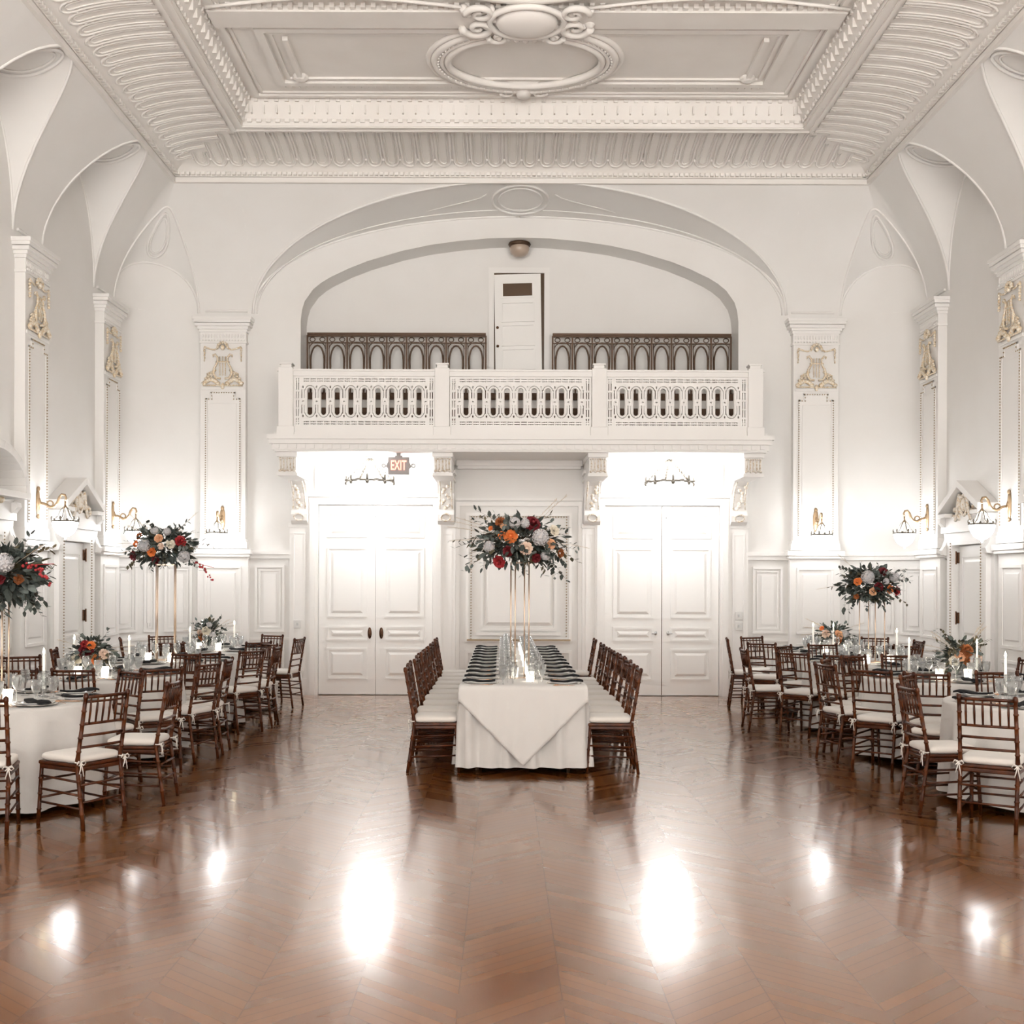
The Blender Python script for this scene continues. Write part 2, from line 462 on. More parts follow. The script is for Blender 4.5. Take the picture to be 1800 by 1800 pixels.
def cove(off):                 # height of the cove at an inward offset
    th = math.acos(max(-1, min(1, 1-off/1.07))); return 7.25+.27*math.sin(th)
fm = MB()                      # flutes of the cove
U = .235
def cove_pt(side, s, off):
    z = cove(off) - .006
    if side == 0: return (s, YT-off, z)
    return (side*(XT-off), s, z)
def flute(side, s, half, lim):
    """U-shaped fillet; lim = largest offset before the mitre"""
    for r_, w in ((.017, U*.40), (.011, U*.22)):
        pts = []
        T = min(.98, lim - .05)
        if T < .25: continue
        b0 = .10 if w > U*.3 else .15
        n = 9
        for k in range(n+1):
            th = math.acos(1-T/1.07)*(1-k/n) + math.acos(1-(b0+w)/1.07)*(k/n); pts.append((-w, 1.07*(1-math.cos(th))))
        for k in range(1, 6): pts.append((-w*math.cos(PI*k/6), b0+w - w*math.sin(PI*k/6)))
        pts += [(-p[0], p[1]) for p in pts[:n+1]][::-1]
        fm.tube([cove_pt(side, s+p[0], p[1]) for p in pts], r_, 4, cap=False)
    T = min(.80, lim-.12)
    if T > .45:
        for d in (-.012, .012):
            fm.tube([cove_pt(side, s+U/2+d, .30+(T-.30)*k/6) for k in range(7)], .008, 4)
    fm.ball(cove_pt(side, s+U/2, .22), .022, 6, 4)
    if lim > 1.0: fm.ball(cove_pt(side, s+U/2, .93), .02, 6, 4)
n = int(2*XT/U)
for k in range(n):
    s = -n*U/2 + U*(k+.5)
    flute(0, s, 0, XT-abs(s))
k = 0
while YT - U*(k+.5) > 5.0:
    s = YT - U*(k+.5)
    for sd in (-1, 1): flute(sd, s, 0, YT - s)
    k += 1
fm.build('trim_2', CEIL, kind='structure', smooth=True)

dm = MB()                      # dentils, beads and flat frames of the coffered ceiling
def dent(off0, off1, z0, z1, pitch, w, ymin=5.):
    h = XT-off0; y = YT-off0; n = int(2*h/pitch)
    for k in range(n):
        x = -n*pitch/2 + pitch*(k+.5); dm.box(x-w/2, x+w/2, YT-off1, YT-off0, z0, z1)
    yy = y - pitch/2
    while yy > ymin:
        for s in (-1, 1):
            a, b = sorted((s*(XT-off0), s*(XT-off1))); dm.box(a, b, yy-w/2, yy+w/2, z0, z1)
        yy -= pitch
dent(-.02, .05, 7.26, 7.30, .07, .045)
dent(1.21, 1.235, 7.51, 7.55, .12, .06)
dent(1.245, 1.30, 7.60, 7.70, .16, .018)
dent(1.30, 1.33, 7.735, 7.78, .13, .05)
def rail(o0, o1, z0, z1):
    h0, h1, y0, y1 = XT-o0, XT-o1, YT-o0, YT-o1
    dm.box(-h0, h0, y1, y0, z0, z1)
    for s in (-1, 1):
        a, b = sorted((s*h0, s*h1)); dm.box(a, b, Y0, y1, z0, z1)
rail(-.05, .0, 7.17, 7.23); rail(1.05, 1.09, 7.45, 7.50); rail(1.14, 1.19, 7.455, 7.475)
rail(1.40, 1.46, 7.745, 7.785); rail(1.49, 1.52, 7.76, 7.785)
def rframe(x0, x1, y0, y1, w, z0, z1):
    dm.box(x0, x1, y0, y0+w, z0, z1); dm.box(x0, x1, y1-w, y1, z0, z1)
    dm.box(x0, x0+w, y0+w, y1-w, z0, z1); dm.box(x1-w, x1, y0+w, y1-w, z0, z1)
ZC = 7.78
for (y0, y1) in ((12.50, 13.95), (3.2, 4.6)):
    rframe(-3.0, 3.0, y0, y1, .09, ZC-.045, ZC+.01); rframe(-2.86, 2.86, y0+.14, y1-.14, .03, ZC-.025, ZC+.01)
    x = -2.95
    while x < 2.96:
        dm.box(x-.02, x+.02, y1+.03, y1+.09, ZC-.03, ZC); x += .085
    for s in (-1, 1):
        dm.box(s*2.70-.03, s*2.70+.03, y0+.25, y1-.2, ZC-.05, ZC); dm.ball((s*2.70, y1-.2, ZC-.02), (.1, .1, .05))
dm.box(-3.4, 3.4, 12.06, 12.42, ZC-.07, ZC+.01)
for k in range(60): dm.box(-3.3+.11*k, -3.3+.11*k+.05, 12.00, 12.06, ZC-.05, ZC)
rframe(-3.05, 3.05, 5.0, 11.8, .1, ZC-.045, ZC+.01); rframe(-2.85, 2.85, 5.2, 11.6, .03, ZC-.025, ZC+.01)
dm.build('trim_3', CEIL, kind='structure')
em = MB()                      # oval medallion and crest in plaster relief
for (r, t, zz) in ((1.12, .035, .02), (1.05, .05, .035), (.97, .03, .05), (.90, .045, .05)):
    em.tube([(r*math.cos(2*PI*k/64), 13.27+(r-.27)*math.sin(2*PI*k/64), ZC-zz) for k in range(64)], t, 6, closed=True)
for k in range(70):
    a = 2*PI*k/70; em.octa((1.01*math.cos(a), 13.27+.76*math.sin(a), ZC-.07), .022)
random.seed(4)
em.ball((0, 12.22, ZC-.10), (.34, .30, .10), 16, 8)
em.tube([(.40*math.cos(2*PI*k/32), 12.22+.34*math.sin(2*PI*k/32), ZC-.10) for k in range(32)], .035, 6, closed=True)
def scroll(c, r0, r1, turns, rad, flip=1, plane='xy'):
    pts = []
    for k in range(26):
        t = k/25; a = turns*2*PI*t; r = r0+(r1-r0)*t
        pts.append((c[0]+flip*r*math.cos(a), c[1]+r*math.sin(a), c[2]))
    em.tube(pts, [rad*(1-.5*k/25) for k in range(26)], 6)
for s in (-1, 1):
    scroll((s*.52, 12.35, ZC-.10), .18, .03, 1.4, .045, s); scroll((s*.50, 12.05, ZC-.10), .16, .03, -1.3, .04, s)
    scroll((s*.30, 12.56, ZC-.10), .12, .02, 1.3, .035, s)
    for k in range(9): em.ball((s*random.uniform(.3, .72), random.uniform(11.95, 12.6), ZC-.06), (random.uniform(.03,.07), random.uniform(.03,.07), .05), 8, 5)
    em.tube([(s*(.6+k*.35), 12.0-.0*k-.22*math.sin(PI*k/8), ZC-.06) for k in range(9)], .02, 5)
for k in range(7): em.ball((.10*(k-3), 12.62-.02*abs(k-3), ZC-.08), (.045, .08, .05), 8, 5)
em.ball((0, 14.08, ZC-.07), (.10, .14, .06), 10, 6); 
for s in (-1, 1): scroll((s*.2, 14.08, ZC-.06), .09, .02, 1.2, .025, s)
em.tube([(1.9*math.cos(2*PI*k/64), 9.6+2.25*math.sin(2*PI*k/64), ZC-.04) for k in range(64)], .05, 6, closed=True)
em.tube([(1.75*math.cos(2*PI*k/64), 9.6+2.1*math.sin(2*PI*k/64), ZC-.04) for k in range(64)], .03, 6, closed=True)
em.build('trim_4', CEIL, kind='structure', smooth=True)

# ------------------------------------------------------------------ pilasters (local: x along wall, -y out of the wall)
def relief_lyre(g):
    def T(p, r, **k): g.tube([(x, -.145-y_, z) for x, y_, z in p], r, 6, **k)
    z0 = 4.52
    for s in (-1, 1):
        T([(s*.03,0,z0+.10),(s*.10,0,z0+.11),(s*.135,.01,z0+.17),(s*.12,.01,z0+.25),(s*.075,.01,z0+.33),(s*.07,.01,z0+.40),(s*.11,.01,z0+.45),(s*.14,.01,z0+.44),(s*.135,0,z0+.41)], [.016,.02,.022,.018,.014,.014,.016,.013,.008])
        T([(s*.27,0,z0+.56),(s*.20,.0,z0+.535),(s*.13,.0,z0+.52),(s*.07,0,z0+.54)], [.016,.012,.012,.014])
        for k in range(6): g.ball((s*(.265+.004*(k%2)), -.145, z0+.54-.035*k), (.02-.002*k, .02, .02), 6, 4)
        for k in range(8):
            t = k/7; g.ball((s*(.27-.20*t), -.15, z0+.03+.07*math.sin(PI*t)*.8), (.038, .03, .032), 7, 5)
        for k in range(5):
            g.ball((s*(.24-.03*k), -.145, z0+.10+.03*k), (.03, .02, .02), 6, 4)
        T([(s*.23,0,z0+.16),(s*.18,0,z0+.19),(s*.15,0,z0+.14),(s*.19,0,z0+.09)], .014)
    for x in (-.04, 0, .04): T([(x,.01,z0+.14),(x,.01,z0+.42)], .008)
    T([(-.10,.012,z0+.34),(.10,.012,z0+.34)], .010)
    for k in range(7):
        a = PI*k/6; g.ball((.07*math.cos(a), -.15, z0+.56+.06*math.sin(a)), (.024, .025, .024), 7, 5)
    g.ball((0, -.15, z0+.55), (.035, .03, .04)); g.ball((0, -.15, z0-.01), (.03, .025, .05))
    T([(-.29,0,z0+.0),(.29,0,z0+.0)], .012)
def bead_run(g, pts, pitch=.034, r=.011):
    for (a, b) in zip(pts[:-1], pts[1:]):
        d = math.dist(a, b); n = max(1, int(d/pitch))
        for k in range(n):
            t = k/n; g.octa(tuple(a[i]+(b[i]-a[i])*t for i in range(3)), r)
_p = {}
def make_pilaster(i, loc, rz):
    root = empty('trim_%d' % i, loc, rz, kind='structure')
    if not _p:
        a = MB(); a.box(-.33, .33, -.12, .02, 2.14, 5.14); a.box(-.36, .36, -.135, .02, 2.14, 2.24); a.box(-.345,.345,-.13,.02,2.24,2.28)
        fr = .255; 
        for (x0,x1,z0,z1) in ((-fr,-fr+.03,2.36,4.34),(fr-.03,fr,2.36,4.34),(-fr,fr,2.33,2.36),(-fr+.07,fr-.07,4.40,4.43)): a.box(x0,x1,-.132,-.12,z0,z1)
        for s in (-1, 1): a.box(min(s*fr,s*(fr-.10)), max(s*fr,s*(fr-.10)), -.132, -.12, 4.31, 4.34); a.box(min(s*(fr-.10),s*(fr-.07)), max(s*(fr-.10),s*(fr-.07)), -.132,-.12,4.34,4.43)
        a.box(-.20, .20, -.127, -.12, 2.42, 4.26); a.box(-.31, .31, -.135, -.12, 4.46, 4.50)
        _p['shaft'] = a.build('shaft', TRIM, bevel=.003)
        c = MB(); c.box(-.345,.345,-.135,.02,5.14,5.17)
        c.box(-.335,.335,-.125,.02,5.17,5.34)
        for k, (o, z) in enumerate(((.02,5.30),(.04,5.34),(.07,5.38),(.085,5.43),(.10,5.47))): c.box(-.33-o,.33+o,-.12-o,.02,z,z+.045)
        for k in range(15): c.ball((-.30+.043*k, -.127, 5.245), (.015,.012,.035), 6, 4); c.box(-.31+.043*k,-.29+.043*k,-.145,-.12,5.17,5.19)
        _p['cap'] = c.build('capital', TRIM, bevel=.004)
        g = MB(); relief_lyre(g); _p['lyre'] = g.build('lyre_ornament', GOLD, smooth=True)
        b = MB(); f2 = fr-.005
        bead_run(b, [(-f2,-.138,2.36),(-f2,-.138,4.32),(-f2+.09,-.138,4.32),(-f2+.09,-.138,4.415),(f2-.09,-.138,4.415),(f2-.09,-.138,4.32),(f2,-.138,4.32),(f2,-.138,2.36)])
        _p['bead'] = b.build('bead_frame', BEAD)
        e = MB(); e.box(-.37,.37,-.10,.02,0,2.14); e.box(-.38,.38,-.12,.02,0,.22); e.box(-.40,.40,-.15,.02,2.02,2.06); e.box(-.42,.42,-.17,.02,2.06,2.13); e.box(-.38,.38,-.115,.02,.22,.25)
        for (x0,x1,z0,z1) in ((-.27,-.23,.95,1.85),(.23,.27,.95,1.85),(-.27,.27,1.85,1.89),(-.27,.27,.91,.95),(-.27,-.23,.33,.74),(.23,.27,.33,.74),(-.27,.27,.74,.78),(-.27,.27,.29,.33)): e.box(x0,x1,-.118,-.10,z0,z1)
        e.frustum(-.19,.19,-.11,-.10,1.0,1.80,.02); e.frustum(-.19,.19,-.11,-.10,.37,.70,.02)
        _p['ped'] = e.build('pedestal', TRIM, bevel=.004)
        for o in _p.values(): o.parent = root
    else:
        for o in _p.values():
            c = o.copy(); col.objects.link(c); c.parent = root
PY = [15.66 - 2.53*k for k in range(6)]
PILS = [(( -4.33, YB, 0), 0.), ((4.33, YB, 0), 0.)]
for y in PY: PILS += [((-XW, y, 0), PI/2), ((XW, y, 0), -PI/2)]
for i, (l, r) in enumerate(PILS): make_pilaster(5+i, l, r)

# ------------------------------------------------------------------ wainscot
for sx, i in ((-1, 30), (1, 31)):
    w = MB()
    gaps = []
    segs = []
    for k in range(len(PY)-1):          # bays along the side wall
        a, b = PY[k+1]+.37, PY[k]-.37
        if k in (0, 1): segs.append((a, 13.72-2.53*k)); segs.append((14.98-2.53*k, b))
        else: segs.append((a, b))
    segs.append((PY[0]+.37, Sx(4.70)))
    segs.append((Sx(3.96), Sx(3.36)))
    for a, b in segs:
        if b-a < .05: continue
        slab(w, sx, a, b, 2.06, 2.12, 0, .07); slab(w, sx, a, b, 2.0, 2.06, 0, .045); slab(w, sx, a, b, 0, .2, 0, .03); slab(w, sx, a, b, .2, .235, 0, .02)
        slab(w, sx, a, b, .80, .84, 0, .02)
        if b-a > 1.0 and a > 15:       # rounded corner: door-like tall panels
            for (c, d) in ((a+.08, a+.50), (a+.60, b-.62), (b-.50, b-.10)):
                panel(w, sx, c, d, .92, 1.90); panel(w, sx, c, d, .28, .76)
        elif b-a > .3:
            panel(w, sx, a+.08, b-.08, .92, 1.90); panel(w, sx, a+.08, b-.08, .28, .76)
    w.build('trim_%d' % i, TRIM, kind='structure')

# ------------------------------------------------------------------ back wall below the balcony
def B(mb, x0, x1, z0, z1, o1, o0=0.): mb.box(x0, x1, YB-o1, YB-o0, z0, z1)
def Bf(mb, x0, x1, z0, z1, w, o1):
    B(mb, x0, x1, z1-w, z1, o1); B(mb, x0, x1, z0, z0+w, o1); B(mb, x0, x0+w, z0+w, z1-w, o1); B(mb, x1-w, x1, z0+w, z1-w, o1)
w = MB()
# central bay between the doors
B(w, -.92, .92, 3.36, 3.50, .16); B(w, -.90, .90, 3.32, 3.36, .12); B(w, -.93, .93, 2.86, 2.90, .03)
Bf(w, -.93, .93, .24, 2.84, .06, .03)
Bf(w, -.78, .78, .78, 2.68, .045, .045); Bf(w, -.56, .56, .95, 2.5, .04, .035); w.frustum(-.50, .50, YB-.035, YB, 1.02, 2.44, .05)
B(w, -.62, .62, .88, .92, .05); B(w, -.93, .93, 0, .2, .03); Bf(w, -.78, .78, .30, .66, .04, .03)
# flat strips behind the brackets
for x in (-3.22, -1.07, 1.07, 3.22):
    B(w, x-.14, x+.14, 0, 2.52, .07); B(w, x-.155, x+.155, 0, .24, .09); B(w, x-.155, x+.155, 2.46, 2.52, .09)
    Bf(w, x-.09, x+.09, .35, 2.38, .02, .082)
# wall above the doors
for x in (-2.1, 2.1):
    Bf(w, x-.90, x+.90, 2.98, 3.38, .03, .02)
w.build('trim_32', TRIM, kind='structure')
b = MB()
bead_run(b, [(-.70,YB-.05,.83),(-.70,YB-.05,2.62),(.70,YB-.05,2.62),(.70,YB-.05,.83)], .04, .012); b.box(-.76,.76,YB-.06,YB-.04,.80,.825)
b.build('trim_33', BEAD, kind='structure')

def double_door(i, xc, handles):
    root = empty('door_%d' % i, (xc, YB, 0), 0, kind='structure')
    f = MB()
    f.box(-.99, -.84, -.10, .0, 0, 2.92); f.box(.84, .99, -.10, .0, 0, 2.92); f.box(-.99, .99, -.103, 0, 2.79, 2.922)
    f.box(-.96, -.88, -.12, -.10, 0, 2.86); f.box(.88, .96, -.12, -.10, 0, 2.86); f.box(-1.03, 1.03, -.15, 0, 2.90, 2.95)
    f.build('door_frame', TRIM, root)
    sw_ = .0025 if i == 1 else .006
    for s in (-1, 1):
        lf = MB(); a, c = (-.835, -sw_) if s < 0 else (sw_, .835)
        lf.box(a, c, -.04, -.005, .01, 2.785)
        xa, xb = a+.15, c-.15
        for (z0, z1) in ((.26, .66), (.83, .98), (1.17, 2.14), (2.34, 2.64)):
            lf.box(xa-.03, xb+.03, -.052, -.04, z1, z1+.03); lf.box(xa-.03, xb+.03, -.052, -.04, z0-.03, z0)
            lf.box(xa-.03, xa, -.052, -.04, z0, z1); lf.box(xb, xb+.03, -.052, -.04, z0, z1)
            lf.frustum(xa+.03, xb-.03, -.055, -.04, z0+.03, z1-.03, .035)
        lf = lf.build('door_leaf', DOORM, root)
        h = MB()
        if handles == 'oval':
            h.ball((s*.085, -.05, .91), (.030, .012, .085), 14, 8); h.tube([(s*.085,-.05,.97),(s*.085,-.085,.94),(s*.085,-.085,.88),(s*.085,-.05,.85)], .008, 8)
            h.build('door_handle', KNOB, lf, smooth=True)
        else:
            h.ball((s*.09, -.048, .92), (.022, .008, .03), 12, 6); h.tube([(s*.09,-.045,.92),(s*.09,-.085,.92),(s*.09+s*.06,-.085,.915)], .008, 8)
            h.build('door_handle', STEEL, lf, smooth=True)
    sw = .0025 if i == 1 else .006; g = MB(); g.box(-sw, sw, -.036, -.004, .01, 2.78)
    g.build('seam', DARKG, root)
    t = MB(); t.ball((.0 if i == 1 else .06, -.056, 2.62), (.012, .008, .012)); t.build('bolt', STEEL, root)
double_door(1, -2.10, 'oval'); double_door(2, 2.10, 'lever')

# side doors with pediments
def side_door(i, sx, yc, kindp):
    root = empty('door_%d' % i, (sx*XW, yc, 0), PI/2 if sx < 0 else -PI/2, kind='structure')
    f = MB()
    f.box(-.60, -.44, -.14, 0, 0, 2.30); f.box(.44, .60, -.14, 0, 0, 2.30); f.box(-.602, .602, -.143, 0, 2.16, 2.32)
    f.box(-.66, .66, -.20, 0, 2.32, 2.40)
    for s in (-1, 1):
        f.box(min(s*.60,s*.70), max(s*.60,s*.70), -.08, 0, 0, 2.39)
        f.prism([(0,2.52),(-.22,2.52),(-.23,2.47),(-.20,2.44),(-.14,2.36),(-.13,2.25),(-.16,2.16),(-.20,2.10),(-.18,2.04),(-.10,2.03),(0,2.06)], *sorted((s*.61, s*.72)))
    f.box(-.605, .605, -.16, 0, 2.40, 2.53)
    f.build('door_frame', TRIM, root)
    p = MB()
    if kindp == 'gable':
        for s in (-1, 1):
            p.prism([(0,0),(0,0)], 0, 0) if False else None
            # raking slabs, solid in depth
            a = Vector((s*.64, 0, 2.56)); b_ = Vector((0, 0, 2.88)); n_ = Vector((0,0,.09))
            q = [a, b_, b_+n_, a+n_]
            vs = [(v.x, -.26, v.z) for v in q] + [(v.x, 0, v.z) for v in q]
            p._add(vs, [(0,1,2,3),(7,6,5,4),(0,4,5,1),(1,5,6,2),(2,6,7,3),(3,7,4,0)])
            p.box(min(s*.64,s*.40), max(s*.64,s*.40), -.26, 0, 2.52, 2.57)
    else:
        for k in range(16):
            a0, a1 = PI*k/16, PI*(k+1)/16
            q = [(.78*math.cos(a0), 2.62+.52*math.sin(a0)), (.78*math.cos(a1), 2.62+.52*math.sin(a1)), (.68*math.cos(a1), 2.62+.43*math.sin(a1)), (.68*math.cos(a0), 2.62+.43*math.sin(a0))]
            vs = [(x, -.30, z) for x, z in q] + [(x, 0, z) for x, z in q]
            p._add(vs, [(0,1,2,3),(7,6,5,4),(0,4,5,1),(1,5,6,2),(2,6,7,3),(3,7,4,0)])
        p.box(-.80, .80, -.30, 0, 2.56, 2.63)
    p.build('pediment', TRIM, root, bevel=.004)
    o = MB(); random.seed(i)
    for k in range(26):
        x = random.uniform(-.36, .36); o.ball((x, -.10-.06*random.random(), 2.50+random.uniform(0, .38-abs(x)*.75)), (random.uniform(.025,.06), .05, random.uniform(.025,.06)), 7, 5)
    o.ball((0, -.16, 2.66), (.06, .04, .09), 12, 8); o.tube([(.10*math.cos(2*PI*k/16), -.16, 2.66+.13*math.sin(2*PI*k/16)) for k in range(16)], .022, 6, closed=True)
    for s in (-1, 1): o.tube([(s*(.1+.02*k), -.18, 2.80-.05*k+.03*math.sin(k)) for k in range(8)], .02, 6)
    o.build('tympanum_ornament', GOLD if kindp != 'gable' else mat('pale_gilded_relief', (.80,.74,.66), .5, noise=(40, (.62,.46,.28), .5, .62)), root, smooth=True)
    l = MB(); l.box(-.43, .43, -.05, -.005, .01, 2.15)
    for (z0, z1) in ((.25, .80), (.98, 2.0)):
        l.box(-.32, .32, -.062, -.05, z1, z1+.03); l.box(-.32, .32, -.062, -.05, z0-.03, z0); l.box(-.32, -.29, -.062, -.05, z0, z1); l.box(.29, .32, -.062, -.05, z0, z1)
        l.frustum(-.26, .26, -.065, -.05, z0+.03, z1-.03, .03)
    l.build('door_leaf', DOORM, root)
    bd = MB()
    for s in (-1, 1): bead_run(bd, [(s*.47, -.15, .02), (s*.47, -.15, 2.22)], .036, .011)
    bd.build('bead_trim', BEAD, root)
    fs = 1 if sx < 0 else -1         # hinges on the side farther from the camera
    for z in (.30, 1.22, 2.0):
        h = MB(); h.box(min(fs*.415,fs*.44), max(fs*.415,fs*.44), -.075, -.05, z-.07, z+.07); h.tube([(fs*.445,-.085,z-.085),(fs*.445,-.085,z+.085)], .012, 8)
        h.build('hinge', KNOB, root)
side_door(3, -1, 14.35, 'gable'); side_door(4, 1, 14.35, 'gable'); side_door(5, -1, 11.75, 'arch'); side_door(6, 1, 11.75, 'arch')

# gallery door, ajar, in the plaster wall above the balcony
root = empty('door_7', (0, YG, 0), 0, kind='structure')
f = MB(); f.box(-.46, -.38, -.03, 0, 4.43, 6.42); f.box(.38, .46, -.03, 0, 4.43, 6.42); f.box(-.462, .462, -.033, 0, 6.34, 6.422)
f.build('door_frame', TRIM, root)
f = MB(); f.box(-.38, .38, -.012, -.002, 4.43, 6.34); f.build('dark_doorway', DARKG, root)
lf = MB(); lf.box(0, .70, -.04, 0, 0, 1.86)
for (z0, z1) in ((.08,.36),(.44,.72),(.80,1.08),(1.16,1.42)):
    lf.box(.10,.60,-.062,-.04,z1,z1+.022); lf.box(.10,.60,-.062,-.04,z0-.022,z0); lf.box(.10,.12,-.062,-.04,z0,z1); lf.box(.58,.60,-.062,-.04,z0,z1)
lo_ = lf.build('door_leaf', DOORM, root); lo_.location = (-.345, -.03, 4.44); lo_.rotation_euler = (0, math.radians(-1.0), math.radians(-3))
q = MB(); q.box(.13, .57, -.046, -.041, 1.53, 1.72); q.build('window_pane', DARKG, lo_)
q = MB()
for a in ((.10,.60,1.50,1.53),(.10,.60,1.72,1.75),(.10,.13,1.53,1.72),(.57,.60,1.53,1.72)): q.box(a[0],a[1],-.05,-.04,a[2],a[3])
q.build('pane_frame', DOORM, lo_)
for z in (.80, 1.08): k = MB(); k.ball((.04,-.055,z-.02), .022); k.build('door_knob', KNOB, lo_, smooth=True)

# ------------------------------------------------------------------ balcony
YF = 15.48
bal = empty('balcony', (0, YF, 3.43), 0, 'white projecting balcony with pierced balustrade above the double doors', 'balcony')
def BB(mb, x0, x1, y0, y1, z0, z1): mb.box(x0, x1, y0-YF, y1-YF, z0-3.43, z1-3.43)
m = MB()
BB(m, -3.36, 3.36, YF+.02, YB, 3.44, 3.66)
BB(m, -3.38, 3.38, YF, YB, 3.46, 3.54); BB(m, -3.42, 3.42, YF-.04, YB, 3.54, 3.60); BB(m, -3.44, 3.44, YF-.07, YB, 3.60, 3.66); BB(m, -3.36, 3.36, YF, YB, 3.66, 3.70)
for k in range(56): BB(m, -3.34+.12*k, -3.34+.12*k+.055, YF-.02, YF, 3.475, 3.53)
m.build('slab', TRIM, bal)
m = MB(); BB(m, -3.30, 3.30, YF+.02, YF+.20, 3.70, 3.78); BB(m, -3.30, 3.30, YF+.03, YF+.19, 4.47, 4.56); BB(m, -3.32, 3.32, YF+.01, YF+.21, 4.535, 4.56)
for s in (-1, 1): BB(m, min(s*3.14,s*3.26), max(s*3.14,s*3.26), YF+.2, YB, 4.47, 4.56); BB(m, min(s*3.14,s*3.26), max(s*3.14,s*3.26), YF+.2, YB, 3.70, 3.78)
m.build('handrail', TRIM, bal)
PX = (-3.20, -1.07, 1.07, 3.20)
for x in PX:
    m = MB(); BB(m, x-.10, x+.10, YF, YF+.22, 3.66, 4.58); BB(m, x-.12, x+.12, YF-.02, YF+.24, 3.66, 3.78); BB(m, x-.075, x+.075, YF+.03, YF+.19, 4.58, 4.63); BB(m, x-.09, x+.09, YF+.015, YF+.205, 4.625, 4.65)
    m.build('post', TRIM, bal, bevel=.006)
def lattice_mesh(width):
    m = MB(); d = .045; y0 = .08-d/2; zb, zt_ = 3.78, 4.47; u = .186; zc = 4.125; q = .0062
    def hole(x, z):
        if abs(x) < 4.5*u:
            k = math.floor(x/u+.5); dx = x-k*u; ez = abs(z-zc); e = max(0., ez-.150); r_ = math.hypot(dx, e)
            if r_ < .034: return True
            if e > 0 and .062 < r_ < .070 and z > zb+.09 and z < zt_-.09: return True
        if abs(x) < 5*u and zb+.09 < z < zt_-.09:
            k = math.floor(x/u); dx = abs(x-(k+.5)*u)
            if math.hypot(dx, z-zc) < .012: return True
            ez = abs(z-zc)
            if .045 < ez < .165 and .013 < dx < .021: return True
            if .185 < ez < .215 and dx < .009: return True
        if abs(x) < width/2-.125:
            for zz in (zb+.035, zb+.068, zt_-.035, zt_-.068):
                if abs(z-zz) < .0055:
                    p = (x/(u/2)) % 1.0
                    return not (p < .10 or p > .90 or .27 < p < .33 or .67 < p < .73)
        ax = width/2-abs(x)
        if .02 < ax < .10:
            for xx in (.035, .07):
                if abs(ax-xx) < .006:
                    if zb+.09 < z < zt_-.09: return not (((z-zb)/.12) % 1.0 < .2)
                    return abs(z-zb-.035) < .007 or abs(z-zb-.068) < .007 or abs(zt_-z-.035) < .007 or abs(zt_-z-.068) < .007
        return False
    nx = int(width/q); nz = int((zt_-zb)/q)
    for j in range(nz):
        z = zb+(zt_-zb)*(j+.5)/nz; z0 = zb+(zt_-zb)*j/nz-3.43; z1 = zb+(zt_-zb)*(j+1)/nz-3.43; st = None
        for i in range(nx+1):
            x = -width/2+width*(i+.5)/nx; h = i == nx or hole(x, z)
            if not h and st is None: st = i
            if h and st is not None:
                m.box(-width/2+width*st/nx, -width/2+width*i/nx, y0, y0+d, z0, z1); st = None
    for k in range(-4, 5):
        pts = []
        for j in range(9): a = PI*j/8; pts.append((k*u+.044*math.cos(a), y0, zc+.150+.044*math.sin(a)-3.43))
        for j in range(9): a = PI+PI*j/8; pts.append((k*u+.044*math.cos(a), y0, zc-.150+.044*math.sin(a)-3.43))
        m.tube(pts, .010, 5, closed=True)
    return m
_lat = None
def lattice(xc, width):
    global _lat
    if _lat is None: _lat = lattice_mesh(width).build('balustrade_panel', TRIM, bal); o = _lat
    else: o = _lat.copy(); col.objects.link(o)
    o.location = (xc, 0, 0)
PX = (-3.20, -1.0667, 1.0667, 3.20)
for a, b in zip(PX[:-1], PX[1:]): lattice((a+b)/2, b-a-.20)
